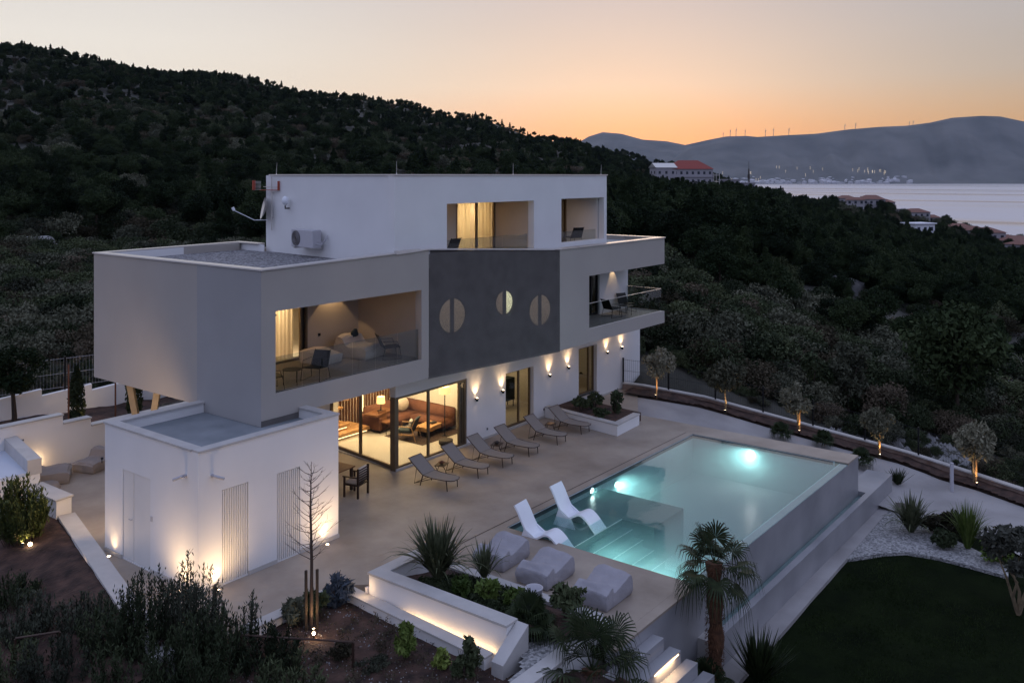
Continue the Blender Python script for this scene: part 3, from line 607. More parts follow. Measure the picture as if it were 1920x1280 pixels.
m=MB(); m.box((3.95,-9.165,-.058),(7.75,-8.902,-.001)); wb(m,'wall_cap',PAVE,PO)
m=MB(); m.box((19.52,-9.165,-.058),(20.66,-8.902,-.001)); wb(m,'wall_cap',PAVE,PO)
m=MB(); m.box((8.2,-9.62,-2.4),(23.3,-9.42,-1.28)); m.box((20.66,-9.42,-2.4),(23.3,-8.7,-1.28)); m.box((8.2,-9.42,-2.4),(20.66,-9.16,-1.46)); wb(m,'overflow_trough',POOLW,PO)
m=MB(); m.box((7.8,-9.62,-2.4),(8.2,-9.16,-1.30)); wb(m,'trough_end',COPE,PO)
ws=MB(); ws.box((7.786,-9.158,-1.598),(19.494,-3.256,-.035)); o=ws.build('pool_water',WATER); struct(o)
ws=MB(); ws.add([(8.2,-9.418,-1.42),(20.65,-9.418,-1.42),(20.65,-9.165,-1.42),(8.2,-9.165,-1.42)],[(0,1,2,3)]); o=ws.build('gutter_water',WATER); struct(o)
m=MB(); strip(m,[(x0+.02,y1-.02),(x1-.02,y1-.02),(x1-.02,y0+.3)],.03,-.14,-.028,off=-.03); wb(m,'waterline_tile',mat('navy_waterline',(.03,.045,.06),.3),PO)
PC=(.74,1,.99)
def plamp(loc,aim,e,lab,sp=150):
    t=thing('pool_lamp',lab,'pool lamp',loc,0,'lamps under the pool water')
    m=MB(); a=Vector(aim).normalized(); m.tube([Vector((0,0,0)),a*.025],.085,16); m.build('lamp_lens',GP,t)
    m=MB(); m.tube([-a*.01,a*.02],.125,16); m.build('lamp_ring',ACW,t)
    light('AREA',(a*.05),e,PC,.14,aim,parent=t)
plamp((13.68,-3.30,-.36),(0,-1,-.25),60,'bright underwater lamp in the pool wall below the paving edge, beside the bench',)
plamp((12.17,-3.30,-.16),(0,-1,-.2),4,'small underwater lamp over the dark bench nearest the white ledge loungers')
plamp((19.44,-5.7,-.27),(-1,0,-.3),105,'bright underwater lamp in the far end wall of the pool')
plamp((7.86,-6.3,-.62),(1,-.1,-.3),75,'lamp in the near pool wall washing the entry steps')
plamp((7.86,-8.0,-.7),(1,.25,-.1),70,'added underwater fill lamp, unseen, low in the near pool wall at the overflow corner')  # added fill lamp, hidden from view, brightens the water from this corner
# garden steps below the deck
GSB=root('garden_steps','grey concrete steps going down from the lounge corner past the palms','steps',(5,-9.8,-1))
m=MB()
for i in range(6): m.box((3.4,-9.162-.28*(i+1),-2.6),(5.55+.27*i,-9.162-.28*i,-.30-.30*i))
wb(m,'step_flight',POOLW,GSB,bevel=.006)
m=MB(); m.box((4.6,-9.73,-.66),(5.7,-9.725,-.63)); wb(m,'light_strip',GS_,GSB)
P(light('AREA',(5.1,-9.80,-.64),5,WARM,.8,(0,.6,-1),sy=.05,name='step_light'),GSB)
# ------------------------------------------------------------------ fixtures
def wall_lamp(x,z,label):
    t=thing('wall_lamp',label,'wall lamp',(x,2.7,z),0,'wall lamps on the villa facade')
    m=MB(); m.tube([(0,-.09,-.07),(0,-.09,.05)],.045,12); m.box((-.02,-.06,-.03),(.02,-.001,.03)); m.build('lamp_body',BLACK,t)
    m=MB(); m.tube([(0,-.09,.051),(0,-.09,.056)],.036,12); m.build('bulb',GW,t)
    light('SPOT',(0,-.13,.08),44,WARM,.03,(0,.14,1),spot=84,blend=1.0,parent=t); light('POINT',(0,-.40,.45),3,WARM,.12,parent=t)
    light('SPOT',(0,-.085,-.09),1.2,WARM,.02,(0,.05,-1),spot=70,blend=1,parent=t)
for x,z,l in ((13.5,1.62,'wall lamp nearest the living room glass, left of the glass door'),(15.08,1.62,'wall lamp just left of the tall glass door'),
  (18.25,1.68,'first wall lamp right of the glass door'),(19.64,1.78,'wall lamp just left of the tall window with a sill'),
  (22.8,1.93,'first wall lamp right of the tall window with a sill'),(24.1,1.95,'wall lamp nearest the far end of the facade')): wall_lamp(x,z,l)
def ground_spot(x,y,dx,dy,e,label,vis=True,aimz=1,sp=70):
    t=thing('ground_spotlight',label,'spotlight',(x,y,0),0,'ground spotlights washing the outbuilding')
    m=MB(); m.tube([(0,0,0),(0,0,.012)],.06,14); m.build('ring',METCOP,t)
    m=MB(); m.tube([(0,0,.012),(0,0,.018)],.04,12); m.build('lens',GW,t)
    light('SPOT',(0,0,.05),e*.34,WARM,.03,(dx*1.5,dy*1.5,aimz),spot=90,blend=1.,parent=t); light('SPOT',(-dx*5.5,-dy*5.5,.06),e*1.5,WARM,.30,(dx*5,dy*5,aimz*.95),spot=150,blend=1.,parent=t)
ground_spot(-.16,3.80,.12,0,55,'ground spotlight at the left end of the outbuilding beside the white door')
ground_spot(-.16,.55,.12,0,85,'ground spotlight near the outbuilding corner on the white door side')
ground_spot(.46,-.16,0,.12,85,'ground spotlight left of the nearer slatted door')
ground_spot(3.85,-.16,0,.12,85,'ground spotlight at the right end of the outbuilding behind the bare tree')
def cyl_spot(name,label,loc,aim,e,sp,cat='spotlight',body=BLACK,g=None):
    t=thing(name,label,cat,loc,0,g); a=Vector(aim).normalized()
    m=MB(); m.tube([(0,0,-.12),(0,0,0)],.012,6); m.tube([-a*.05,a*.07],.035,10); m.build('spot_body',body,t)
    m=MB(); m.tube([a*.071,a*.076],.03,10); m.build('lens',GW,t)
    light('SPOT',a*.10,e,WARM,.03,aim,spot=sp,blend=.8,parent=t); return t
def cam_unit(x,y,z,aim,label,n):
    t=thing('security_camera',label,'security camera',(x,y,z),0)
    a=Vector(aim).normalized(); b=Vector(n)
    m=MB(); m.tube([(0,0,0),b*.05],.045,10); m.tube([b*.05,b*.12],.02,8); m.build('bracket',ACW,t)
    m=MB(); m.tube([b*.12-a*.04,b*.12+a*.22],.038,10); m.build('camera_body',ACW,t,bevel=.004)
    m=MB(); m.tube([b*.12+a*.221,b*.12+a*.226],.032,10); m.build('lens',BLACK,t)
cam_unit(-.0,.50,2.76,(-.5,.75,-.35),'white security camera on the left face of the outbuilding corner',(-1,0,0))
cam_unit(.38,-.0,2.76,(.8,-.5,-.35),'white security camera on the right face of the outbuilding corner',(0,-1,0))
cam_unit(1.1,12.12,1.25,(.6,-.7,.2),'dark camera on the courtyard wall above the low building',(0,-1,0))
t=thing('facade_sensor','small dark sensor under the balcony at the far end of the facade','sensor',(25.45,2.7,2.85)); m=MB(); m.box((-.07,-.07,-.03),(.07,0,.03)); m.blob((0,-.05,-.04),(.05,.05,.03)); m.build('housing',BLACK,t,bevel=.005)
for x,z,l in ((14.2,.35,'small outdoor socket left of the glass door'),(17.9,.33,'small outdoor socket right of the glass door')):
    t=thing('outdoor_socket',l,'socket',(x,2.7,z)); m=MB(); m.box((-.04,-.02,-.05),(.04,0,.05)); m.build('plate',ACW,t,bevel=.004); m=MB(); m.box((-.025,-.03,-.03),(.025,-.02,.03)); m.build('cover',BLACK,t)
# AC unit on the top storey, aerial mast, dish
wd=(Vector((8.85,8.7))-Vector((8.06,1.5))).normalized(); wn=Vector((-wd.y,wd.x))     # outward normal of the slanted wall
ang=math.atan2(wd.y,wd.x)
t=thing('air_conditioner','boxy outdoor air conditioner with a round fan grille hung on the blue-lit upper wall','air conditioner',(8.545+wn.x*.08,5.95+wn.y*.08,7.48),ang)
m=MB(); m.box((-.62,.06,0),(.72,.42,.62)); m.build('casing',ACW,t,bevel=.015)
m=MB(); m.tube([(.42,.421,.31),(.42,.435,.31)],.27,24); fg=m.build('fan_grille',CLAY,t)
m=MB()
for r_ in (.08,.14,.20,.25): m.tube([(.42+r_*math.cos(a*PI/12),.44,.31+r_*math.sin(a*PI/12)) for a in range(25)],.005,4)
m.build('grille_ring',ACW,fg)
m=MB(); m.box((-.5,-.07,-.05),(-.45,.4,-.001)); m.box((.55,-.07,-.05),(.6,.4,-.001)); m.build('bracket',METCOP,t)
m=MB(); m.tube([(-.63,.3,.15),(-.8,.2,.12),(-.85,-.05,.35)],.02,6); m.tube([(-.63,.25,.25),(-.86,.15,.2),(-.82,-.05,.45)],.015,6); m.build('pipe',ACW,t)
t=thing('aerial_mast','aerial mast with a red tipped antenna grid on the corner of the top storey','antenna',(8.86,8.62,7.95))
m=MB(); m.tube([(-.12,0,0),(-.12,0,2.0)],.022,8); m.tube([(0,0,.5),(-.12,0,.5)],.015,6); m.tube([(0,0,1.4),(-.12,0,1.4)],.015,6); m.build('pole',METCOP,t)
m=MB()
for i in range(7): m.tube([(-.12-.25,.32,1.52+i*.05),(-.12-.25,.72,1.52+i*.05)],.007,4)
m.tube([(-.12,-.4,1.62),(-.12,.5,1.62)],.012,5); m.build('antenna_grid',METCOP,t)
m=MB(); m.box((-.42,.70,1.5),(-.32,.78,1.86)); m.box((-.16,-.42,1.5),(-.08,-.38,1.84)); m.box((-.16,-.4,1.49),(-.08,.7,1.515)); m.build('red_frame',mat('red_plastic',(.35,.06,.03),.5),t)
t=thing('satellite_dish','satellite dish with a long white arm on the corner of the top storey','satellite dish',(8.74,8.95,8.75))
m=MB(); prof=[(0.0,0),(.15,.015),(.3,.06),(.42,.125)]
rm=Matrix.Rotation(R(-32),4,'Z')@Matrix.Rotation(R(-78),4,'Y')
vs=[];fs=[];n=24
for r_,z_ in prof:
    for j in range(n):
        p=rm@Vector((r_*math.cos(2*PI*j/n),r_*1.1*math.sin(2*PI*j/n),z_)); vs.append(p)
fs=[(i*n+j,i*n+(j+1)%n,(i+1)*n+(j+1)%n,(i+1)*n+j) for i in range(3) for j in range(n)]
m.add(vs,fs); m.build('dish',METCOP,t,smooth=True)
m=MB(); m.tube([(.05,-.05,-.42),(-.35,.25,-.42),(-.95,.65,-.05)],.016,6); m.build('arm',WPLAS,t)
m=MB(); m.tube([(-.95,.65,-.05),(-1.0,.68,.06)],.055,10); m.build('receiver',WPLAS,t)
t=thing('wifi_antenna','small white dome antenna right of the aerial mast','antenna',(8.70,7.55,9.0)); m=MB(); m.blob((-.18,0,.08),(.13,.13,.17)); m.build('dome',WPLAS,t,smooth=True); m=MB(); m.tube([(-.18,0,-.1),(-.18,0,-.2),(-.05,0,-.2),(0,0,-.2)],.03,8); m.build('bracket',CLAY,t)
for i,(x,y,l) in enumerate(((8.55,8.1,'lightning rod at the left end of the top roof'),(8.25,1.6,'lightning rod above the bend of the top roof'),(14.4,1.6,'lightning rod above the right part of the top roof'),(20.6,1.6,'lightning rod at the far right end of the top roof'))):
    t=tag(MB().tube([(0,0,0),(.0,0,.05),(.03 if i in(0,3) else 0,0,.42)],[.02,.008,.004],6).build('lightning_rod',METCOP,loc=(x,y,10.04)),l,'lightning rod')
# ------------------------------------------------------------------ sun loungers
def make_lounger(label):
    t=thing('sun_lounger',label,'sun lounger',(0,0,0),0,'sun loungers in a row on the terrace')
    # local: foot end at y=0, head towards +y
    def plate(mb,prof,w,th=.02):
        vs=[];fs=[]
        for (y,z,ww) in prof: vs+=[(-ww/2,y,z),(ww/2,y,z),(ww/2,y,z-th),(-ww/2,y,z-th)]
        for i in range(len(prof)-1):
            o=4*i; fs+=[(o,o+1,o+5,o+4),(o+1,o+2,o+6,o+5),(o+2,o+3,o+7,o+6),(o+3,o,o+4,o+7)]
        fs+=[(0,3,2,1),(4*len(prof)-4,4*len(prof)-3,4*len(prof)-2,4*len(prof)-1)]
        mb.add(vs,fs)
    m=MB(); plate(m,[(-.10,.33,.26),(-.05,.345,.42),(.03,.35,.54),(.15,.345,.58),(.5,.325,.6),(.8,.335,.6),(1.0,.36,.6)],0); m.build('seat_sling',SLING,t,smooth=False)
    m=MB(); plate(m,[(1.02,.37,.6),(1.2,.50,.6),(1.5,.73,.6),(1.60,.80,.58)],0); m.build('back_sling',SLING,t)
    m=MB()
    for s in (-1,1): m.tube([(s*.12,-.115,.325),(s*.24,-.05,.335),(s*.305,.15,.335),(s*.315,.6,.32),(s*.31,1.02,.355),(s*.31,1.2,.485),(s*.31,1.61,.80)],.014,6)
    m.tube([(-.12,-.115,.325),(.12,-.115,.325)],.014,6); m.tube([(-.31,1.61,.80),(.31,1.61,.80)],.014,6); m.build('frame',BRWN,t)
    for s,y in ((-1,.08),(1,.08),(-1,1.02),(1,1.02)):
        m=MB()
        if y<.5: m.tube([(s*.28,y,.33),(s*.27,y-.03,0)],[.02,.014],6)
        else: m.tube([(s*.30,y,.34),(s*.29,y+.12,0)],[.02,.014],6)
        m.build('leg',BRWN,t)
    m=MB()
    for s in (-1,1): m.tube([(s*.29,.62,.31),(s*.29,1.38,.03),(s*.29,1.28,.56)],.011,5)
    m.tube([(-.29,1.38,.03),(.29,1.38,.03)],.011,5); m.build('back_support',BRWN,t)
    return t
LL=[(9.18,-.02,'first sun lounger, nearest the glass corner of the living room'),(10.72,-.02,'second sun lounger from the glass corner, right of a small side table'),
    (12.07,.0,'third sun lounger from the glass corner, in front of the folded shutter'),(13.58,.0,'fourth sun lounger from the glass corner, below the wall lamps'),
    (15.35,.0,'fifth sun lounger, in front of the glass door'),(17.02,.03,'last sun lounger, beside the facade planter')]
proto=make_lounger(LL[0][2])
for i,(x,y,l) in enumerate(LL):
    rz=R(4-1.1*i)
    if i==0: proto.location=(x,y,0); proto.rotation_euler.z=rz
    else: dup(proto,(x,y,0),rz,l)
def side_table(x,y,l,dish):
    t=thing('side_table',l,'side table',(x,y,0),R(20),'side tables between the loungers')
    m=MB(); m.box((-.24,-.18,.36),(.24,.18,.375)); m.build('table_top',BRWN,t,bevel=.003)
    for a,b in ((-.2,-.15),(.2,.15),(-.2,.15),(.2,-.15)):
        m=MB(); m.tube([(a,b,.36),(-a*.6,b,0)],.011,5); m.build('leg',BRWN,t)
    d=thing(dish[0],dish[1],dish[2],(x,y,.376)); 
    if dish[0]=='bowl': m=MB(); m.lathe([(.03,0),(.10,.05),(.11,.07),(.09,.06)],n=14); m.blob((0,0,.07),(.07,.06,.045)); m.build('bowl_body',dish[3],d,smooth=True)
    else: m=MB(); m.box((-.14,-.09,0),(.14,.09,.02)); m.box((-.1,-.07,.02),(.08,.07,.035)); m.build('tray_body',dish[3],d,bevel=.003)
side_table(9.96,1.2,'side table between the first two loungers, holding a dark bowl',('bowl','dark red bowl on the side table nearest the living room','bowl',RUST))
side_table(12.85,1.15,'side table between the third and fourth loungers',('bowl','black bowl on the side table in the middle of the loungers','bowl',CLAY))
side_table(16.2,1.15,'side table between the last two loungers, with a flat tray',('tray','flat wooden tray on the side table near the facade planter','tray',WOOD))
# white ledge loungers in the pool
def chaise(x,y,rz,label,src=None):
    if src: return dup(src,(x,y,-.30),rz,label)
    t=thing('ledge_lounger',label,'pool lounger',(x,y,-.30),rz,'white ledge loungers standing in the pool')
    pr=[(0,1.10),(.12,.92),(.27,.64),(.40,.43),(.53,.33),(.68,.335),(.82,.41),(.95,.475),(1.08,.475),(1.21,.41),(1.34,.30),(1.48,.15),(1.58,.06)]
    P_=[Vector(q) for q in pr]; S_=[]
    for i in range(len(P_)-1):
        a=P_[max(i-1,0)]; b=P_[i]; c=P_[i+1]; d=P_[min(i+2,len(P_)-1)]
        for k in range(4):
            u=k/4; S_.append(.5*((2*b)+(c-a)*u+(2*a-5*b+4*c-d)*u*u+(3*b-a-3*c+d)*u**3))
    S_.append(P_[-1]); vs=[];fs=[];n=len(S_)
    for i,(s,z) in enumerate(S_):
        a=S_[max(i-1,0)];b=S_[min(i+1,n-1)]; dx,dz=b[0]-a[0],b[1]-a[1]; l=math.hypot(dx,dz); nx_,nz_=-dz/l*.05,dx/l*.05; y=-s
        vs+=[(-.30,y,z),(.30,y,z),(.30,y+nx_,z-nz_),(-.30,y+nx_,z-nz_)]
        if i: o=4*(i-1); fs+=[(o,o+4,o+5,o+1),(o+1,o+5,o+6,o+2),(o+2,o+6,o+7,o+3),(o+3,o+7,o+4,o)]
    fs+=[(0,1,2,3),(4*n-1,4*n-2,4*n-3,4*n-4)]
    ob=MB().add(vs,fs).build('shell',WPLAS,t)
    m=MB()
    for s in (-1,1):
        m.hexa([(s*.27-.02,-.10,0),(s*.27+.02,-.10,0),(s*.27+.02,-.85,0),(s*.27-.02,-.85,0)],[(s*.27-.02,-.30,.52),(s*.27+.02,-.30,.52),(s*.27+.02,-.72,.28),(s*.27-.02,-.72,.28)])
    m.build('side_support',WPLAS,t); return t
c0=chaise(7.84,-3.70,R(5),'nearer white ledge lounger at the corner of the pool')
chaise(9.70,-3.62,R(1),'farther white ledge lounger beside the dark pool bench',c0)
# ------------------------------------------------------------------ bean bags
def beanbag(name,label,loc,rz,L,W,prof,fab,group,pillow=True,src=None):
    if src: return dup(src,loc,rz,label,group)
    t=thing(name,label,'bean bag',loc,rz,group)
    # side profile along x, width along y
    bm=bmesh.new(); top=[(p[0]*L,p[1]) for p in prof]; nx_=len(top); ny_=6; V={}
    rows=[]
    for i,(x,z) in enumerate(top):
        for j in range(ny_+1):
            y=-W/2+W*j/ny_; e=abs(2*j/ny_-1); zz=z*(1-.10*e**4)
            V[('t',i,j)]=bm.verts.new((x,y*(1-.03),zz))
    for i,(x,z) in enumerate(top):
        for j in range(ny_+1):
            y=-W/2+W*j/ny_; V[('b',i,j)]=bm.verts.new((x*.98+.01,y*.98,0.01))
    for i in range(nx_-1):
        for j in range(ny_):
            bm.faces.new((V['t',i,j],V['t',i+1,j],V['t',i+1,j+1],V['t',i,j+1])); bm.faces.new((V['b',i,j],V['b',i,j+1],V['b',i+1,j+1],V['b',i+1,j]))
        bm.faces.new((V['b',i,0],V['b',i+1,0],V['t',i+1,0],V['t',i,0])); bm.faces.new((V['b',i,ny_],V['t',i,ny_],V['t',i+1,ny_],V['b',i+1,ny_]))
    for j in range(ny_):
        bm.faces.new((V['b',0,j],V['t',0,j],V['t',0,j+1],V['b',0,j+1])); bm.faces.new((V['b',nx_-1,j],V['b',nx_-1,j+1],V['t',nx_-1,j+1],V['t',nx_-1,j]))
    bmesh.ops.subdivide_edges(bm,edges=bm.edges[:],cuts=3,use_grid_fill=True,smooth=0)
    bm.normal_update()
    for e in bm.edges:
        if len(e.link_faces)==2 and e.calc_face_angle(0)>.55: e.smooth=False
    for v in bm.verts:
        p=v.co; k=mnoise.noise(Vector((p.x*2.2,p.y*2.2,p.z*2+5)))*.034+mnoise.noise(Vector((p.x*6,p.y*3.,p.z*7+9)))*.032+abs(mnoise.noise(Vector((p.x*9,p.y*2.5,p.z*3+19))))*.022
        side=.025*math.sin(PI*min(1,max(0,p.z/.5))) if abs(v.normal.z)<.6 else 0
        if p.z>.04: v.co+=v.normal*(k+side)
    me=bpy.data.meshes.new('cushion_body'); bm.to_mesh(me); bm.free(); me.materials.append(fab)
    for p in me.polygons: p.use_smooth=True
    o=bpy.data.objects.new('cushion_body',me); C.objects.link(o); o.parent=t
    if pillow:
        mp_=MB(); mp_.blob((.17*L,0,prof[0][1]+.0),(.16,W*.44,.10),3,0,.25,3); o=mp_.build('headrest',fab,t,smooth=True); o.rotation_euler=(0,R(0),0)
    return t
pf=[(0,.30),(.01,.40),(.06,.42),(.20,.50),(.25,.50),(.28,.36),(.33,.33),(.60,.40),(.90,.50),(.97,.50),(.998,.45),(1,.25)]
b0=beanbag('lounge_beanbag','lilac grey bean bag farthest from the camera, half behind the spiky plant',(5.35,-4.55,0),R(3),1.18,.92,pf,BEAN,'bean bags on the pool lounge terrace',False)
beanbag('','middle lilac grey bean bag on the lounge terrace',(5.22,-6.02,0),R(1),1.18,.92,pf,BEAN,'bean bags on the pool lounge terrace',src=b0)
beanbag('','nearest lilac grey bean bag, right above the fan palm',(5.20,-7.70,0),R(1),1.18,.92,pf,BEAN,'bean bags on the pool lounge terrace',src=b0)
pb=[(0,.60),(.08,.74),(.22,.70),(.34,.44),(.46,.40),(.8,.42),(.95,.40),(1,.32)]
b1=beanbag('courtyard_beanbag','large warm grey bean bag chair against the courtyard wall',(1.05,11.35,0),R(-30),1.35,1.05,pb,BEANW,'bean bags in the courtyard',True)
beanbag('','warm grey bean bag under the courtyard spotlight beside the outbuilding',(3.75,11.25,0),R(200),1.25,.95,pb,BEANW,'bean bags in the courtyard',src=b1).scale=(.8,.8,.85)
t=thing('round_pouf','pale round pouf half hidden behind the low building','pouf',(.92,9.55,0)); m=MB(); m.lathe([(.30,0),(.38,.1),(.40,.28),(.34,.42),(.1,.45)],n=20); m.build('pouf_body',BEANW,t,smooth=True)
b2=beanbag('loggia_beanbag','large pale bean bag daybed in the left loggia',(8.35,4.15,3.94),R(-82),1.30,1.05,pb,CREAM,'bean bags in the loggia',True)
beanbag('loggia_beanbag','low pale bean bag left of the daybed in the loggia',(6.9,4.2,3.94),R(-85),.95,.9,[(0,.42),(.2,.46),(.5,.42),(.8,.36),(1,.28)],CREAM,'bean bags in the loggia',False)
cyl_spot('courtyard_spotlight','glowing spotlight on the outbuilding corner over the courtyard',(-.06,4.34,2.45),(0.45,1,-.25),260,150)
light('POINT',(1.75,11.9,.40),9,WARM,.06,parent=None,name='courtyard_glow'); bpy.data.objects['courtyard_glow'].parent=W1; bpy.data.objects['courtyard_glow'].matrix_parent_inverse=Matrix.Translation(W1.location).inverted()
# ------------------------------------------------------------------ wire chairs and small tables on the balconies
def wire_chair(name,label,loc,rz,group,src=None,s=1.0,fm=BLACK):
    if src: return dup(src,loc,rz,label,group)
    t=thing(name,label,'chair',loc,rz,group)
    m=MB(); m.add([(-.28,-.28,.40),(.28,-.28,.40),(.27,.24,.36),(-.27,.24,.36)],[(0,1,2,3)]); 
    m=MB(); m.hexa([(-.28,-.28,.385),(.28,-.28,.385),(.27,.24,.345),(-.27,.24,.345)],[(-.28,-.28,.405),(.28,-.28,.405),(.27,.24,.365),(-.27,.24,.365)]); m.build('seat',fm,t)
    m=MB(); m.hexa([(-.27,.24,.36),(.27,.24,.36),(.27,.26,.36),(-.27,.26,.36)],[(-.25,.44,.80),(.25,.44,.80),(.25,.46,.80),(-.25,.46,.80)]); m.build('backrest',fm,t)
    for sg in (-1,1):
        m=MB(); m.tube([(sg*.29,-.24,.40),(sg*.31,-.30,.01),(sg*.31,.34,.01),(sg*.29,.24,.36),(sg*.26,.46,.82)],.010,5); m.tube([(sg*.30,-.22,.40),(sg*.32,-.16,.58),(sg*.30,.32,.60)],.010,5); m.build('side_frame',fm,t)
    return t
g='black wire chairs on the balconies'
w0=wire_chair('wire_chair','black wire lounge chair in the left loggia, right of the thin side table',(5.2,1.95,3.94),R(-70),g)
wire_chair('','black wire chair cut off at the left edge of the left loggia',(3.60,1.95,3.94),R(70),g,w0)
wire_chair('','black wire chair at the far right end of the left loggia',(8.85,2.5,3.94),R(60),g,w0)
wire_chair('','left wire chair on the right balcony, against the white wall',(21.6,1.65,3.80),R(75),g,w0)
wire_chair('','right wire chair on the right balcony, near the glass corner',(23.3,1.9,3.80),R(-20),g,w0)
wire_chair('','grey chair behind the glass of the small top balcony',(19.3,2.2,7.02),R(160),g,w0)
wire_chair('','chair whose back just shows at the left end of the wide top balcony',(11.1,2.0,7.02),R(180),g,w0)
def small_table(label,loc,r=.28,h=.45,mt=BLACK):
    t=thing('round_side_table',label,'side table',loc); m=MB(); m.lathe([(r,h-.015),(r,h)],n=24); m.build('table_top',mt,t)
    for k in range(3):
        a=2*PI*k/3+.4; m=MB(); m.tube([(r*.9*math.cos(a),r*.9*math.sin(a),h-.02),(r*.9*math.cos(a),r*.9*math.sin(a),0)],.010,5); m.build('leg',mt,t)
small_table('thin black side table between the wire chairs of the left loggia',(4.38,1.98,3.94))
small_table('dark low table between the two chairs on the right balcony',(22.45,1.45,3.80),.33,.42)
t=thing('dark_cushion','dark pointed cushion leaning on the loggia daybed','cushion',(8.55,3.9,4.60),R(20)); m=MB(); m.blob((0,0,0),(.22,.09,.2),3,0,.2); m.build('cushion_cover',TEAL,t,smooth=True)
m=MB(); m.tube([(0,0,0),(.1,-.22,-.1)],.04,8); tag(m.build('loggia_spotlight',BLACK,loc=(3.32,1.72,6.20)),'dark small spotlight in the top left corner of the loggia opening','spotlight')
m=MB(); m.box((0,-.02,0),(.09,0,.09)); tag(m.build('wall_switch',BLACK,loc=(7.6,4.648,4.6)),'small black switch on the loggia wall','switch')
# ------------------------------------------------------------------ outdoor dining under the overhang
t=thing('dining_table','wooden outdoor dining table half hidden behind the outbuilding','dining table',(6.3,2.9,0),R(5))
m=MB(); m.box((-.95,-.5,.71),(.95,.5,.75)); m.build('table_top',WALN,t,bevel=.004)
for a in (-.85,.85):
    for b in (-.42,.42): m=MB(); m.box((a-.04,b-.04,0),(a+.04,b+.04,.709)); m.build('leg',BRWN,t)
def dchair(label,loc,rz,src=None):
    if src: return dup(src,loc,rz,label)
    t=thing('dining_chair',label,'dining chair',loc,rz,'outdoor dining chairs')
    m=MB(); m.box((-.27,-.27,.36),(.27,.25,.40)); m.build('seat_frame',BRWN,t)
    m=MB(); m.box((-.25,-.27,.401),(.25,.2,.48)); m.build('seat_cushion',CREAM,t,bevel=.03,seg=2,smooth=True)
    m=MB()
    for k in range(6): m.hexa([(-.27,.24,.46+k*.075),(.27,.24,.46+k*.075),(.27,.26,.46+k*.075),(-.27,.26,.46+k*.075)],[(-.27,.25,.51+k*.075),(.27,.25,.51+k*.075),(.27,.27,.51+k*.075),(-.27,.27,.51+k*.075)])
    m.build('slatted_back',BRWN,t)
    m=MB(); m.hexa([(-.25,.15,.48),(.25,.15,.48),(.25,.24,.48),(-.25,.24,.48)],[(-.25,.19,.92),(.25,.19,.92),(.25,.26,.92),(-.25,.26,.92)]); m.build('back_cushion',CREAM,t,bevel=.03,seg=2,smooth=True)
    for s in (-1,1):
        m=MB(); m.box((s*.29-.025,-.27,0),(s*.29+.025,-.22,.62)); m.box((s*.29-.025,.22,0),(s*.29+.025,.28,.92)); m.box((s*.29-.03,-.3,.62),(s*.29+.03,.22,.65)); m.build('armrest_frame',BRWN,t)
    return t
d0=dchair('dining chair with a slatted back turned to the camera, nearest the outbuilding corner',(6.95,2.08,0),R(195))
dchair('cushioned dining chair at the far side of the table, nearest the glass wall',(7.25,3.9,0),R(-12),d0)
dchair('dining chair at the far side of the table, mostly hidden by the outbuilding',(6.35,4.0,0),R(0),d0)
# ------------------------------------------------------------------ living room
t=thing('corner_sofa','long rust coloured corner sofa in the lit living room','sofa',(13.0,6.0,.03))
m=MB(); m.box((-.9,.2,.12),(1.35,1.1,.42)); m.box((.55,-1.6,.12),(1.35,.2,.42)); m.build('seat_base',RUST,t,bevel=.05,seg=2,smooth=True)
m=MB(); m.box((-.9,1.1,.12),(1.38,1.35,.86)); m.box((1.15,-1.6,.12),(1.38,1.1,.84)); m.build('backrest',RUST,t,bevel=.05,seg=2,smooth=True)
m=MB(); m.box((-1.05,.2,.12),(-.9,1.35,.6)); m.build('armrest',RUST,t,bevel=.03)
t=thing('sofa_cushion','pale cushion standing on the rust sofa','cushion',(13.75,6.75,.75),R(-20)); m=MB(); m.blob((0,0,0),(.30,.12,.27),3,0,.1); m.build('cushion_cover',CREAM,t,smooth=True)
t=thing('armchair','wooden framed armchair with dark seat and a patterned cushion','armchair',(12.15,4.95,.03),R(205))
m=MB(); m.box((-.3,-.3,.30),(.3,.28,.42)); m.build('seat',TEAL,t,bevel=.03); m=MB(); m.hexa([(-.3,.2,.42),(.3,.2,.42),(.3,.3,.42),(-.3,.3,.42)],[(-.3,.36,.82),(.3,.36,.82),(.3,.44,.82),(-.3,.44,.82)]); m.build('backrest',TEAL,t)
for s in (-1,1): m=MB(); m.tube([(s*.34,-.34,0),(s*.34,-.3,.56),(s*.34,.3,.54),(s*.34,.46,0)],.02,6); m.tube([(s*.34,.3,.5),(s*.34,.44,.85)],.018,6); m.tube([(s*.34,-.32,.25),(s*.34,.4,.25)],.016,6); m.build('side_frame',WOOD,t)
m=MB(); m.blob((0,.18,.58),(.2,.08,.2),3,0,.1); o=m.build('patterned_cushion',mat('black_white_pattern',(.02,.02,.02),.9,vor=True,scale=9,col2=(.7,.66,.6)),t,smooth=True)
t=thing('coffee_table','low wooden coffee table in front of the sofa','coffee table',(13.25,4.75,.03),R(8)); m=MB(); m.box((-.62,-.32,.22),(.62,.32,.38)); m.build('table_top',WOOD,t,bevel=.006); m=MB(); m.box((-.5,-.25,0),(-.42,.25,.219)); m.box((.42,-.25,0),(.5,.25,.219)); m.build('leg',BLACK,t)
t=thing('book_stack','small stack of books on the coffee table','books',(13.35,4.72,.41)); m=MB(); m.box((-.14,-.1,0),(.14,.1,.03)); m.box((-.11,-.09,.031),(.13,.08,.06)); m.build('book_covers',CLAY,t)
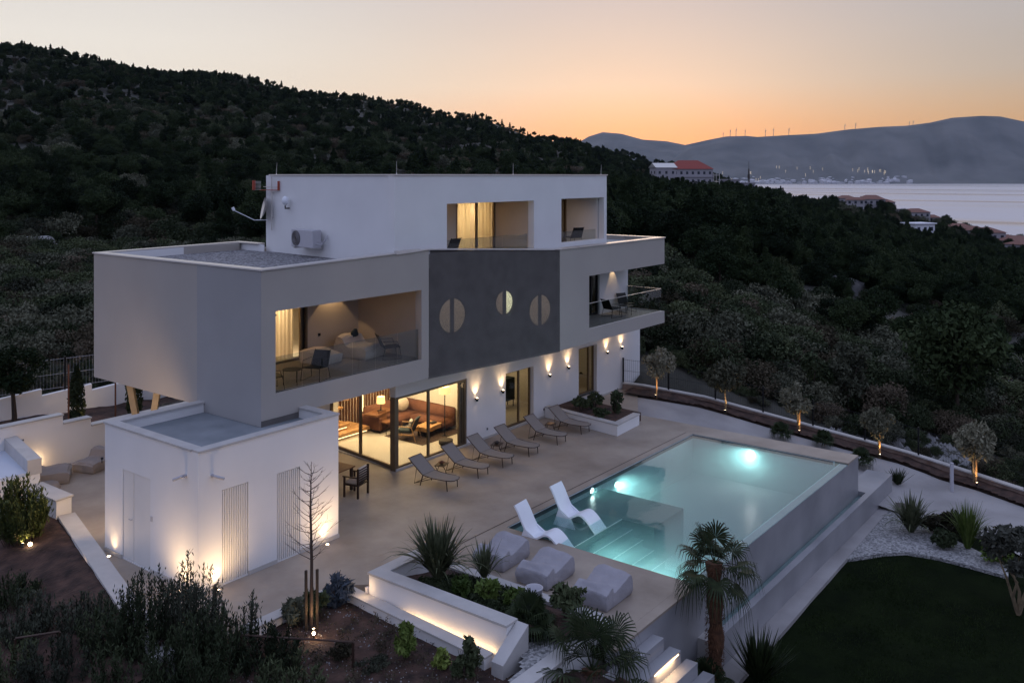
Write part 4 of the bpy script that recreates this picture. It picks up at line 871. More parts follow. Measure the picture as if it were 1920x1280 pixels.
m=MB(); m.box((11.9,3.9,.031),(14.3,5.9,.042)); tag(m.build('living_room_rug',mat('dark_rug',(.055,.035,.03),.95,.2,5)),'dark brown rug under the coffee table','rug')
def tlamp(label,loc,h,name,shade_r=.2):
    t=thing(name,label,'lamp',loc); m=MB(); m.tube([(0,0,0),(0,0,h)],.018,8); m.lathe([(.14,0),(.14,.02)],n=16); m.build('lamp_stand',BLACK,t)
    m=MB(); m.lathe([(shade_r,h),(shade_r*.92,h+.26)],n=18); m.build('lamp_shade',GSH,t); light('POINT',(0,0,h+.4),14,WARM,.08,parent=t); return t
tlamp('glowing shaded floor lamp behind the sofa end, near the folded shutter',(13.35,4.1,.03),1.62,'floor_lamp',.22)
t=thing('desk','dark wooden console desk with a thick leg behind the glass','desk',(12.4,6.6,.03),R(10)); m=MB(); m.box((-.7,-.3,.68),(.5,.3,.76)); m.build('table_top',WALN,t,bevel=.004); m=MB(); m.box((-.3,-.15,0),(-.08,.15,.679)); m.build('leg',BLACK,t)
tlamp('table lamp with a glowing shade on the console desk',(12.35,6.55,.80),.30,'table_lamp',.17)
t=thing('desk_stool','slim stool standing at the console desk','stool',(12.2,6.1,.03)); m=MB(); m.box((-.2,-.2,.44),(.2,.2,.48)); m.hexa([(-.2,.17,.48),(.2,.17,.48),(.2,.2,.48),(-.2,.2,.48)],[(-.2,.22,.85),(.2,.22,.85),(.2,.25,.85),(-.2,.25,.85)]); m.build('seat',WALN,t)
for a,b in ((-.17,-.17),(.17,-.17),(-.17,.17),(.17,.17)): m=MB(); m.tube([(a*.7,b*.7,.44),(a,b,0)],.012,5); m.build('leg',BLACK,t)
t=thing('plant_pot','dark bowl pot on the floor inside the living room glass','pot',(12.35,3.15,.03)); m=MB(); m.lathe([(.16,0),(.26,.12),(.27,.26),(.22,.26)],n=18); m.build('pot_body',CLAY,t,smooth=True)
t=thing('tall_cabinet','dark grey cabinet on thin legs seen through the glass door','cabinet',(18.1,4.9,.03)); m=MB(); m.box((-.45,-.2,.3),(.45,.2,1.25)); m.build('cabinet_body',TEAL,t,bevel=.005); m=MB()
for a in (-.4,.4): m.box((a-.015,-.17,0),(a+.015,-.14,.299)); m.box((a-.015,.14,0),(a+.015,.17,.299))
m.build('leg',BLACK,t)
t=thing('dining_cabinet','walnut sideboard seen through the tall window','sideboard',(22.3,5.4,.03)); m=MB(); m.box((-1.2,-.3,.1),(1.2,.3,2.1)); m.build('cabinet_body',WALN,t,bevel=.01); m=MB(); m.box((-1.1,-.25,0),(-1.0,.25,.099)); m.box((1.0,-.25,0),(1.1,.25,.099)); m.build('leg',BLACK,t)
t=thing('glass_wall_table','small dark table seen through the tall window','table',(21.5,4.1,.03)); m=MB(); m.lathe([(.35,.70),(.35,.73)],n=20); m.build('table_top',CREAM,t); m=MB(); m.tube([(0,0,0),(0,0,.70)],.03,8); m.build('leg',BLACK,t)
# slanting timber columns behind the house
for i,(a,b,l) in enumerate((((2.98,8.5),(3.55,8.9),'slanting timber column under the overhang, left of the pair'),((2.98,6.9),(2.6,7.6),'slanting timber column under the overhang, right of the pair'))):
    m=MB(); m.tube([(b[0]+.35,b[1],0),(a[0]+.1,a[1],3.27)],.13,4); t=thing('timber_column',l,'column',(b[0]+.35,b[1],0),0); o=P(m.build('shaft',mat('tan_column',(.40,.31,.20),.8,.1,3)),t); 
    m=MB(); m.box((b[0]+.35-.18,b[1]-.18,0.0),(b[0]+.35+.18,b[1]+.18,.03)); P(m.build('base_plate',BLACK),t)
# foreground handrails
def rail(name,label,pts,h,post=.8):
    t=thing(name,label,'railing',(pts[0][0],pts[0][1],pts[0][2]),0,'dark metal railings in the foreground'); 
    m=MB(); m.tube([(p[0],p[1],p[2]+h) for p in pts],.022,6); P(m.build('top_rail',BRWN),t)
    for a,b in zip(pts[:-1],pts[1:]):
        L=math.dist(a,b); n=max(1,round(L/post))
        for i in range(n+1):
            q=[a[k]+(b[k]-a[k])*i/n for k in range(3)]; m=MB(); m.box((q[0]-.02,q[1]-.02,q[2]-.1),(q[0]+.02,q[1]+.02,q[2]+h-.015)); P(m.build('post',BRWN),t)
    m=MB(); m.tube([(p[0],p[1],p[2]+.12) for p in pts],.010,5); P(m.build('lower_rail',BRWN),t)
rail('handrail','handrail below the bare tree in the foreground',[(-1.0,-3.10,-.55),(.22,-5.15,-.55)],.98,2.5)
rail('handrail','handrail sloping down from the outbuilding corner behind the bushes',[(-.25,-1.05,-.25),(-.75,-2.35,-.6),(-2.05,-1.75,-.6)],.9,1.6)
rail('handrail','handrail at the bottom left corner of the picture',[(-3.9,.6,-.6),(-3.2,.15,-.6)],.98,1.0)
# ------------------------------------------------------------------ plants
rs=random.Random(7)
def leafquad(vs,fs,p,s,rg,asp=2.2,upb=0.0):
    d=Vector((rg.gauss(0,1),rg.gauss(0,1),rg.gauss(0,1)+upb)); d.normalize(); q=d.orthogonal().normalized(); q=Matrix.Rotation(rg.random()*6.28,3,d)@q
    a=d*s*asp*.5; b=q*s*.5; o=len(vs); vs+=[p-a,p+b,p+a,p-b]; fs.append((o,o+1,o+2,o+3))
def crown(mb,c,r,n,size,seed,nclump=14,spread=.36,flat=1.,hollow=.45,asp=2.2,bottom=-1,up=0):
    rg=random.Random(seed); vs=[];fs=[]; cl=[]
    while len(cl)<nclump:
        v=Vector((rg.uniform(-1,1),rg.uniform(-1,1),rg.uniform(max(-1,bottom),1)))
        if hollow<v.length<1: cl.append((v*.78,rg.uniform(.7,1.25)*spread))
    for i in range(n):
        cc,k=cl[rg.randrange(nclump)]; v=Vector((rg.gauss(0,1),rg.gauss(0,1),rg.gauss(0,1)))
        v=v.normalized()*k*(rg.random()**.45); q=cc+v
        leafquad(vs,fs,Vector((c[0]+q.x*r[0],c[1]+q.y*r[1],c[2]+q.z*r[2]*flat)),size*rg.uniform(.6,1.4),rg,asp,up)
    return mb.add(vs,fs)
def limbs(mb,base,top,r0,n,rg,spread,h):
    mb.tube([base,Vector(base).lerp(Vector(top),.5)+Vector((rg.uniform(-.05,.05),rg.uniform(-.05,.05),0)),top],[r0,r0*.8,r0*.6],7)
    for i in range(n):
        a=2*PI*i/n+rg.random(); e=Vector((math.cos(a)*spread*rg.uniform(.5,1),math.sin(a)*spread*rg.uniform(.5,1),h*rg.uniform(.5,1)))
        t=Vector(top); mb.tube([t,t+e*.5+Vector((0,0,.05)),t+e],[r0*.5,r0*.3,r0*.1],5)
def olive(x,y,z,label,h=2.1,seed=1,src=None,sc=1):
    if src: return dup(src,(x,y,z),rs.random()*6,label,None,sc)
    t=thing('olive_tree',label,'olive tree',(x,y,z),0,'young olive trees along the garden wall')
    rg=random.Random(seed); m=MB(); limbs(m,(0,0,-.1),(.03,.02,.85),.055,6,rg,.55,.8); m.build('trunk',OBARK,t)
    m=MB(); crown(m,(.04,0,1.5),(.86,.78,.70),3000,.066,seed,20,.36,asp=2.8,hollow=.3,up=.8); m.build('crown',LEAFO,t); return t
OL=[(23.83,.67,'first olive tree, right beside the far corner of the villa'),(25.08,-2.09,'second olive tree along the garden wall'),(25.85,-5.13,'third olive tree, above the middle of the pool'),
    (26.45,-8.28,'fourth olive tree, above the far right corner of the pool'),(26.48,-11.87,'fifth olive tree, near the right edge, with a lit stake')]
o0=None
for i,(x,y,l) in enumerate(OL):
    z=zs(y)+.1; t=olive(x,y,z,l,seed=3+5*(i%3),src=None); t.scale=([1,1.08,.95,.9,1.12][i],)*3; t.rotation_euler=(rs.uniform(-.06,.06),rs.uniform(-.06,.06),rs.random()*6)
    cyl_spot('tree_spotlight','spotlight at the foot of the %s olive tree'%['first','second','third','fourth','fifth'][i],(x-.30,y-.12,z+.05),(.22,.10,1),34 if i<4 else 40,70,g='spotlights under the olive trees')
    if i in(0,2,3,4):
        m=MB(); m.tube([(0,0,-.1),(0,0,.95)],.035,6); tag(m.build('tree_stake',WOOD,loc=(x-.10,y-.06,z)),'pale wooden stake tied to the %s olive tree'%['first','second','third','fourth','fifth'][i],'stake')
# perimeter wall + fence right
W5=root('perimeter_wall','long low retaining wall with pale coping curving along the driveway','wall',(26,-5,-1))
pw=[(24.1,2.6),(24.3,1.64),(25.37,-.92),(26.38,-4.98),(27.38,-9.13),(27.05,-11.5),(26.1,-13.6),(24.2,-16.6),(21,-20.5)]; tz=[zs(p[1])+.42 for p in pw]
tz=[.32,.30,-.05,-.78,-1.52,-1.78,-1.80,-1.80,-1.80]
m=MB(); strip(m,pw,.22,-4,[z-.05 for z in tz]); P(m.build('wall_body',mat('wall_rough',(.20,.13,.10),.95,.25,3,.4,20,col2=(.30,.22,.18))),W5)
m=MB(); strip(m,pw,.30,[z-.05 for z in tz],tz,off=-.04); P(m.build('coping',COPE),W5)
FN=root('mesh_fence','dark metal mesh fence on top of the curving perimeter wall','fence',(26.3,-5,-1))
def fence(path,zt,h,sp,rt,off,dense=.10,name='fence_panel',pm=None):
    Q=[Vector((p[0],p[1],z)) for p,z in zip(path,zt)]; seglen=[(b-a).length for a,b in zip(Q[:-1],Q[1:])]; tot=sum(seglen)
    def at(s):
        for a,b,l in zip(Q[:-1],Q[1:],seglen):
            if s<=l: return a.lerp(b,s/l)
            s-=l
        return Q[-1]
    n=int(tot/sp)
    for i in range(n+1):
        p=at(tot*i/n)+Vector(off); m=MB(); m.box((p.x-.03,p.y-.03,p.z-.03),(p.x+.03,p.y+.03,p.z+h+.05)); P(m.build('fence_post',BLACK),rt)
    m=MB(); k=int(tot/dense)
    for i in range(k):
        p=at(tot*i/k)+Vector(off); m.tube([(p.x,p.y,p.z+.05),(p.x,p.y,p.z+h)],.0035,3,cap=False)
    for zz in ([.08,h*.5,h-.04]):
        m.tube([tuple(at(tot*i/60)+Vector(off)+Vector((0,0,zz))) for i in range(61)],.006,4)
    P(m.build('mesh_panel',pm or BLACK),rt)
fence(pw,tz,1.1,2.1,FN,(.10,.02,0))
# rear garden wall and fence (left)
W6=root('rear_garden_wall','white stepped garden wall behind the villa at the left','wall',(4,15.6,.5))
m=MB(); st_=[(-6,16.5,2.62,16.35,1.80),(2.62,16.35,4.3,15.95,1.62),(4.3,15.95,6.1,15.55,1.55),(6.1,15.55,7.9,15.2,1.50),(7.9,15.2,12,14.6,1.45),(12,14.6,20,13.9,1.4)]
for a,b,c,d,z in st_: strip(m,[(a,b+1.2),(c,d+1.2)],.22,-.5,[z-.20,z])
P(m.build('wall_body',WHITE),W6)
FN2=root('rear_fence','black metal fence on the rear garden wall at the left','fence',(4,17,1.5))
fence([(s[0],s[1]+1.3) for s in st_]+[(20,15.2)],[1.5]*7,1.25,1.8,FN2,(0,0,0),.12,pm=ACW)
# cypress, stakes, spotlight behind
def cypress(x,y,z,h,label,seed,src=None,sc=None):
    if src: return dup(src,(x,y,z),seed,label,None,sc)
    t=thing('cypress',label,'cypress',(x,y,z),0,'young cypresses behind the villa'); m=MB(); m.tube([(0,0,-.1),(0,0,h*.8)],[.04,.01],6); m.build('trunk',BARK,t)
    rg=random.Random(seed); vs=[];fs=[]
    for i in range(1500):
        u=rg.random()**.8; a=rg.random()*6.28; r=.30*math.sin(PI*min(1,.15+u*.85))**.7*rg.random()**.5
        leafquad(vs,fs,Vector((r*math.cos(a),r*math.sin(a),.1+u*h)),.07,rg,2.4,1.6)
    MB().add(vs,fs).build('foliage',LEAFD,t); return t
y0_=cypress(4.1,14.0,.45,2.4,'young dark cypress lit from below, left of the timber columns',5)
cypress(6.3,13.9,.5,2.4,'',1.2,y0_,1.1)['label']='young cypress between the two slanting timber columns'
cyl_spot('garden_spotlight','spotlight lighting the young cypress behind the courtyard wall',(4.35,13.6,.55),(-.1,.35,1),60,95)
cyl_spot('garden_spotlight','spotlight washing the soil and wall under the overhang',(5.2,14.0,.60),(-.3,.8,.25),50,130)
for x,y,l in ((3.75,13.9,'tall thin stake left of the lit cypress'),(5.7,14.2,'tall thin stake beside the second cypress')):
    tag(MB().tube([(0,0,0),(0,0,2.7)],.03,6).build('tree_stake',mat('red_brown_stake',(.16,.06,.03),.8),loc=(x,y,.4)),l,'stake')
# trees
def tree(name,x,y,z,label,cat,h,r,n,size,seed,mt,th=None,flat=.8,group=None,ncl=18,tr=.12):
    t=thing(name,label,cat,(x,y,z),0,group); rg=random.Random(seed); th=th or h*.45
    m=MB(); limbs(m,(0,0,-.3),(rg.uniform(-.1,.1),rg.uniform(-.1,.1),th),tr,6,rg,r*.7,(h-th)*.7); m.build('trunk',BARK,t)
    m=MB(); crown(m,(0,0,th+(h-th)*.5),(r,r,(h-th)*.55),n,size,seed,ncl,.36,hollow=.2); m.build('crown',mt,t); return t
tree('garden_tree',3.0,16.6,.4,'bushy green tree with a bare trunk at the left edge behind the courtyard','tree',3.1,1.15,5200,.07,11,LEAFP,1.35)
# bare tree with two stakes in the foreground bed
t=thing('bare_tree','slim leafless young tree tied to a stake in front of the outbuilding','tree',(.76,-3.2,-.12)); t.scale=(.86,.86,.86); rg=random.Random(4)
m=MB(); m.tube([(0,0,-.1),(.01,0,1.8),(-.02,.01,3.2),(.0,0,4.35)],[.05,.04,.025,.006],6)
for i in range(46):
    z=1.75+2.4*(i/46); a=i*2.4+rg.random()*.5; l=(.62-.12*(z-1.9))*rg.uniform(.6,1.1); s=Vector((0,0,z)); e=s+Vector((math.cos(a)*l,math.sin(a)*l,l*rg.uniform(.35,.9))); mid=s.lerp(e,.5)+Vector((0,0,-.04))
    m.tube([s,mid,e],[.011,.007,.002],4,cap=False)
    for k in range(4):
        q=mid.lerp(e,rg.random()); b=a+rg.choice((-1,1))*rg.uniform(.4,1.0); ll=l*rg.uniform(.25,.5); m.tube([q,q+Vector((math.cos(b)*ll,math.sin(b)*ll,ll*rg.uniform(.2,.9)))],[.005,.0015],3,cap=False)
m.build('trunk_and_branches',TWIG,t)
for dx,l in ((-.09,'left of the two stakes at the bare tree'),(.10,'right of the two stakes at the bare tree')):
    tag(MB().tube([(0,0,-.2),(0,0,1.45)],.035,7).build('tree_stake',BARK,loc=(.76+dx,-3.2-dx*.8,-.25)),l,'stake')
cyl_spot('garden_spotlight','bright little spotlight at the foot of the bare tree',(.62,-3.45,-.05),(.15,.3,1),20,90)
bpy.data.objects[-1:]
t=thing('spot_bulb','glowing bulb of the spike light under the bare tree','lamp',(.56,-3.52,-.08)); m=MB(); m.blob((0,0,.05),(.035,.035,.035)); m.build('bulb',glow('bare_bulb',WARM2,30),t); m=MB(); m.tube([(0,0,-.1),(0,0,.02)],.02,6); m.build('spike',BLACK,t); light('POINT',(0,-.1,.12),5,WARM,.04,parent=t)
# strap-leaved plants
def strapplant(name,label,cat,x,y,z,n,L,wid,seed,mt=BLADE,arch=.7,group=None,src=None,sc=1,stiff=False):
    if src: return dup(src,(x,y,z),seed,label,group,sc)
    t=thing(name,label,cat,(x,y,z),0,group); rg=random.Random(seed)
    for part in range(2):
        m=MB(); vs=[];fs=[]
        for i in range(n//2):
            a=rg.random()*6.28; l=L*rg.uniform(.6,1.1); lean=rg.uniform(.1,1.)*arch; w_=wid*rg.uniform(.7,1.2); d=Vector((math.cos(a),math.sin(a),0)); q=Vector((-d.y,d.x,0)); b=d*rg.uniform(0,.10)
            prev=None; seg=6; dr=0 if stiff else rg.uniform(.0,1.1)*lean
            for k in range(seg+1):
                u=k/seg; out=lean*u+dr*u*u*.5; hh=u*math.cos(lean*.8)-dr*u**3*.75
                p=b+d*(l*out*.75)+Vector((0,0,l*hh)); ww=w_*(1-u**2.2)*(.6+.6*min(1,u*3))+.001
                vs+=[p-q*ww,p+q*ww]
                if k: o=len(vs)-4; fs.append((o,o+1,o+3,o+2))
        m.add(vs,fs).build('leaf_blades',mt if part==0 else mt,t)
    return t
g='spiky strap-leaved plants'
ph=strapplant('flax_plant','huge flax plant with long arching blades at the corner of the long planter','flax plant',3.55,-4.45,.40,330,1.45,.028,2,arch=.85)
strapplant('flax_plant','smaller flax plant right of the huge one, in front of a bean bag','flax plant',4.35,-5.25,.35,90,.95,.02,3,arch=.8)
strapplant('flax_plant','pale green flax clump on the pebbles right of the pool walkway','flax plant',20.0,-11.1,-2.05,220,1.35,.03,5,arch=.9)
strapplant('grass_clump','dark upright grass clump right of the pale flax','ornamental grass',19.7,-12.9,-2.05,320,1.5,.014,6,mt=LEAFV,arch=.55)
strapplant('yucca','small spiky yucca on the driveway edge above the flax','yucca',24.2,-9.6,-1.9,110,.62,.024,7,mt=PALM,arch=1.2,stiff=True)
strapplant('yucca','dark yucca to the right of the palm trunk','yucca',8.2,-10.55,-2.1,240,1.25,.028,8,mt=PALM,arch=1.1,stiff=True)
strapplant('yucca','small pink-tipped yucca left of the palm trunk','yucca',8.0,-9.5,-2.0,90,.7,.018,9,mt=PALM,arch=.9,stiff=True)
# palms
def fan_leaf(mb,base,az,el,L,fr,rg,seg=26,droop=.35):
    d=Vector((math.cos(az)*math.cos(el),math.sin(az)*math.cos(el),math.sin(el))); side=Vector((-math.sin(az),math.cos(az),0)); up=side.cross(d)*-1; d=d.normalized()
    end=base+d*L-Vector((0,0,.10*L)); mb.tube([base,base+d*L*.5,end],[.014,.010,.008],4,cap=False)
    vs=[];fs=[]
    for i in range(seg):
        a=-2.15+4.3*i/(seg-1)+rg.uniform(-.03,.03); bd=(d*math.cos(a)+side*math.sin(a)+up*.12).normalized(); ln=fr*(1-.22*abs(a)/2.15)*rg.uniform(.85,1.05); wq=bd.cross(up).normalized()*.022
        p0=end; p1=end+bd*ln*.45; p2=p1+bd*ln*.32-Vector((0,0,droop*ln*.22)); p3=p2+bd*ln*.2-Vector((0,0,droop*ln*.7))
        o=len(vs); vs+=[p0,p1-wq,p1+wq,p2-wq*.55,p2+wq*.55,p3]; fs+=[(o,o+1,o+2),(o+1,o+3,o+4,o+2),(o+3,o+5,o+4)]
    mb.add(vs,fs)
def palm(label,x,y,z,h,nl,L,fr,seed,lo=-.9,hi=1.35,name='fan_palm'):
    t=thing(name,label,'palm',(x,y,z)); rg=random.Random(seed)
    if h>.3:
        m=MB(); k=12; pts=[(.05*math.sin(i*.6),.04*math.cos(i*.5),h*i/k) for i in range(k+1)]; m.tube(pts,[.17+.03*math.sin(i*1.7)+(.05 if i<1 else 0) for i in range(k+1)],14)
        vs=[];fs=[]
        for i in range(900):
            a=rg.random()*6.28; zz=rg.random()*h; r=.19; p=Vector((r*math.cos(a),r*math.sin(a),zz)); q=p+Vector((.07*math.cos(a),.07*math.sin(a),rg.uniform(-.12,.1))); s=Vector((-math.sin(a),math.cos(a),0))*.014; o=len(vs); vs+=[p-s,p+s,q]; fs.append((o,o+1,o+2))
        m.add(vs,fs).build('trunk',PBARK,t)
    top=Vector((0,0,h))
    for i in range(nl):
        el=hi+(lo-hi)*(i/nl)**.9+rg.uniform(-.1,.1); az=i*2.4+rg.random()*.4; m=MB(); fan_leaf(m,top,az,el,L*rg.uniform(.8,1.1),fr*rg.uniform(.85,1.1),rg,droop=.45+.9*(i/nl)); m.build('palm_frond',PALM,t)
palm('tall fan palm with a shaggy brown trunk in front of the pool corner',7.45,-9.78,-2.15,2.95,16,.62,.66,1)
palm('broad dark fan palm low in the bottom foreground below the lounge terrace',3.35,-8.95,-1.2,.95,20,.85,.85,2,lo=-.5)
palm('dark palm clump at the foot of the tall palm on its left',7.2,-9.75,-2.2,.25,12,.35,.42,3,lo=-.1)
palm('cycad-like palm beside the white pebbles at the end of the long planter',3.35,-7.35,.1,.2,16,.40,.42,5,lo=-.1)
for i,(x,y,l) in enumerate(((24.2,-4.95,'first small palm on the driveway edge behind the pool'),(25.2,-6.4,'second small palm on the driveway edge behind the pool'),(24.6,-8.1,'third small palm, beside the far right pool corner'))):
    palm(l,x,y,zs(y)-.02,.28,14,.32,.38,11+i,lo=.1,name='small_palm')
# shrubs
def shrub(label,x,y,z,r,h,n,size,seed,mt,name='shrub',ncl=12,src=None,group=None,sc=None,asp=2.0,stems=True,up=.5):
    if src: return dup(src,(x,y,z),seed,label,group,sc)
    t=thing(name,label,'shrub',(x,y,z),0,group); rg=random.Random(seed)
    if stems:
        m=MB()
        for k in range(6): a=rg.random()*6.28; m.tube([(0,0,-.1),(math.cos(a)*r*.3,math.sin(a)*r*.3,h*.4),(math.cos(a)*r*.6,math.sin(a)*r*.6,h*.8)],[.02,.012,.004],4)
        m.build('stems',TWIG,t)
    m=MB(); crown(m,(0,0,h*.52),(r,r,h*.55),n,size,seed,ncl,.38,hollow=.2,asp=asp,up=up); m.build('foliage',mt,t); return t
shrub('leafy green shrub in the long planter left of the round pot',3.55,-6.0,.32,.28,.45,420,.09,21,LEAFV)
shrub('bright green shrub just below the huge flax plant',3.35,-5.35,.32,.26,.42,420,.09,22,LEAFV)
shrub('third leafy shrub in the long planter, nearest the cycad palm',3.7,-6.65,.32,.26,.4,400,.09,23,LEAFV)
shrub('dark bush at the near end of the long planter beside the terrace corner',4.2,-7.7,.2,.45,.6,700,.08,24,LEAFD)
hg=MB(); crown(hg,(3.62,-5.9,.26),(.86,2.3,.14),14000,.055,31,150,.16,hollow=0); tag(hg.build('ground_cover',LEAFD),'low dark ground cover filling the long planter','ground cover',kind='stuff')
t=thing('round_plant_pot','tall round pale pot tipped among the dark planter plants','pot',(4.05,-6.95,.3)); m=MB(); m.lathe([(.14,0),(.20,.35),(.21,.37),(.18,.37),(.15,.15)],n=20); m.build('pot_body',ACW,t,smooth=True)
shrub('upright olive shrub in the facade planter corner',19.2,.0,.34,.30,1.0,650,.07,41,LEAFD)
shrub('dark shrub in the facade planter under the tall window',18.6,1.3,.34,.42,.55,700,.07,42,LEAFD)
shrub('taller dark shrub in the middle of the facade planter',19.3,1.1,.34,.35,.7,500,.07,43,LEAFD)
shrub('low shrub against the near rim of the facade planter',18.25,.1,.34,.42,.38,500,.07,44,LEAFD)
shrub('blue grey lavender bush at the corner of the foreground soil bed',1.92,-2.75,-.14,.38,.62,1300,.05,51,mat('leaf_lavender',(.035,.045,.06),.8,.3,5,col2=(.08,.09,.11)),asp=4,up=1)
shrub('dark lavender bush left of the bare tree',1.25,-2.75,-.14,.30,.55,900,.05,52,LEAFD,asp=4,up=1)
shrub('green lavender bush between the handrail and the bare tree',.6,-2.72,-.14,.30,.60,900,.05,53,LEAFG,asp=4,up=1)
shrub('vivid green conifer shrub in the foreground red soil',1.14,-5.74,-.14,.26,.72,1400,.05,54,LEAFV,asp=3,up=1.5)
shrub('small green shrub right of the vivid conifer shrub',1.32,-6.6,-.14,.24,.42,600,.05,55,LEAFV)
shrub('dark round bush by the pebble patch at the bottom',1.45,-7.15,-.2,.36,.85,1300,.06,56,LEAFD)
shrub('small grey shrub in the red soil left of the vivid conifer',.4,-4.6,-.14,.3,.3,700,.04,57,LEAFB)
shrub('small flowering weed patch right of the handrail',.5,-5.5,-.14,.4,.25,900,.03,58,LEAFG)
def oleander(label,x,y,z,r,h,ns,seed,mt,size=.036,src=None):
    t=thing('oleander',label,'shrub',(x,y,z)); rg=random.Random(seed); st=MB(); vs=[];fs=[]
    for k in range(ns):
        a=rg.random()*6.28; q=rg.random()**.5; hh=h*rg.uniform(.55,1.12)*(1-.35*q*q); b0=Vector((math.cos(a)*r*q*.45,math.sin(a)*r*q*.45,-.1)); e=Vector((math.cos(a)*r*q,math.sin(a)*r*q,hh)); mid=b0.lerp(e,.5)+Vector((math.cos(a),math.sin(a),0))*.08*r
        st.tube([b0,mid,e],[.011,.008,.003],3,cap=False)
        nl=int(40+24*hh)
        for i in range(nl):
            u=.25+.75*(i/nl); p=b0.lerp(mid,u*2) if u<.5 else mid.lerp(e,u*2-1)
            az_=i*2.4+k; el=rg.uniform(.2,1.1)+.4*u; dd=Vector((math.cos(az_)*math.cos(el),math.sin(az_)*math.cos(el),math.sin(el))); sd=Vector((-math.sin(az_),math.cos(az_),0))
            ln=size*rg.uniform(2.2,3.6); w2=size*.42; o=len(vs); vs+=[p,p+dd*ln*.5+sd*w2,p+dd*ln,p+dd*ln*.5-sd*w2]; fs.append((o,o+1,o+2,o+3))
            if rg.random()<.5:
                aa=rg.random()*6.28; off=Vector((math.cos(aa),math.sin(aa),rg.uniform(-.3,.6)))*rg.uniform(.03,.16); o=len(vs); p=p+off; vs+=[p,p+dd*ln*.5+sd*w2,p+dd*ln,p+dd*ln*.5-sd*w2]; fs.append((o,o+1,o+2,o+3))
    st.build('stems',TWIG,t); MB().add(vs,fs).build('foliage',mt,t); return t
# foreground bushes lower left
bb=[(-1.35,-1.85,-.4,.62,2.15,3000,'tallest oleander with upright shoots in front of the outbuilding corner'),(-2.1,-1.2,-.4,.62,2.0,3000,'dark oleander left of the outbuilding corner bush'),
 (-2.5,-.5,-.4,.6,1.2,1900,'bush hiding the lower end of the kerb wall'),(-3.4,-.4,-.6,.8,1.25,2300,'wide black bush at the bottom left'),
 (-2.7,-2.1,-.6,.8,1.4,2600,'black bush in the bottom foreground left of the handrail'),(-1.7,-3.0,-.5,.75,1.6,3200,'dark bush in the bottom foreground below the handrail'),
 (-.42,-2.5,-.3,.22,1.35,360,'thin upright oleander shoots right of the outbuilding corner'),(-.75,-3.6,-.35,.6,.95,1900,'low bush under the long handrail'),
 (-2.6,3.6,-.3,.5,.7,1500,'low dark bush on the soil slope at the left'),(-3.2,1.9,-.4,.6,1.0,1800,'dark bush at the left edge above the corner handrail'),
 (-3.9,.7,-.7,.7,1.0,1900,'dark bush behind the corner handrail'),(-1.0,-4.6,-.4,.6,.8,1800,'straggly dark bush at the bottom below the long handrail'),(-2.3,.9,-.3,.5,.95,1800,'dark bush beside the middle of the kerb wall')]
for i,(x,y,z,r,h,n,l) in enumerate(bb): oleander(l,x,y,z,r*1.25,h,int(n/44),61+i,LEAFD if i%3 else mat('leaf_oleander',(.028,.035,.022),.7,.4,2,col2=(.07,.078,.055)))
t=oleander('glowing leafy shrub lit by a spotlight at the left edge',-1.05,6.9,-.15,.75,1.75,80,81,mat('leaf_laurel',(.030,.045,.015),.55,.4,2,col2=(.08,.10,.03)),.05)
cyl_spot('garden_spotlight','spotlight shining up into the leafy shrub at the left edge',(-1.2,6.35,-.02),(.3,.7,1),60,120); 
t=thing('spot_bulb','glowing spike light in the shrub at the left edge','lamp',(-1.1,6.15,-.05)); m=MB(); m.blob((0,0,.1),(.05,.05,.05)); m.build('bulb',MT['bare_bulb'],t); m=MB(); m.tube([(0,0,-.1),(0,0,.06)],.02,6); m.build('spike',BLACK,t)
# shrubs on the right: bushy border of the pebbles, silvery shrub at the right edge
shrub('brown rounded bush between the flax and the dark grass',20.4,-12.1,-2.1,.75,.75,1500,.09,91,LEAFB)
shrub('low bush right of the dark grass clump',19.1,-13.7,-2.1,.55,.7,900,.08,92,LEAFV)
shrub('low dark bush behind the pebbles',19.4,-12.2,-2.1,.5,.6,900,.08,93,LEAFD)
t=thing('gnarled_shrub','tall silvery shrub with bare twisted stems at the right edge of the lawn','shrub',(15.9,-14.9,-2.1)); rg=random.Random(3); m=MB()
for k in range(5): a=k*1.3; m.tube([(0,0,-.1),(.2*math.cos(a),.2*math.sin(a),.5),(.3*math.cos(a+.6),.3*math.sin(a+.6),.95),(.6*math.cos(a),.6*math.sin(a),1.5)],[.05,.04,.03,.012],6)
m.build('stems',OBARK,t); m=MB(); crown(m,(0,0,1.75),(.95,.95,.7),1900,.10,5,18,.3,hollow=.2,asp=2.6); m.build('foliage',mat('leaf_silver',(.06,.065,.05),.7,.3,3,col2=(.15,.15,.12)),t)
t=thing('garden_box','small dark irrigation box at the end of the walkway','box',(21.9,-10.35,-2.08),R(20)); m=MB(); m.box((-.28,-.2,0),(.28,.2,.16)); m.build('box_body',BLACK,t,bevel=.02); m=MB(); m.box((-.3,-.22,.161),(.3,.22,.18)); m.build('lid',CLAY,t)
m=MB(); m.tube([(0,0,0),(0,0,1.1)],.07,8); tag(m.build('wrapped_pipe',ACW,loc=(25.2,-11.3,-2.1)),'pale upright pipe beside the fifth olive tree','pipe')
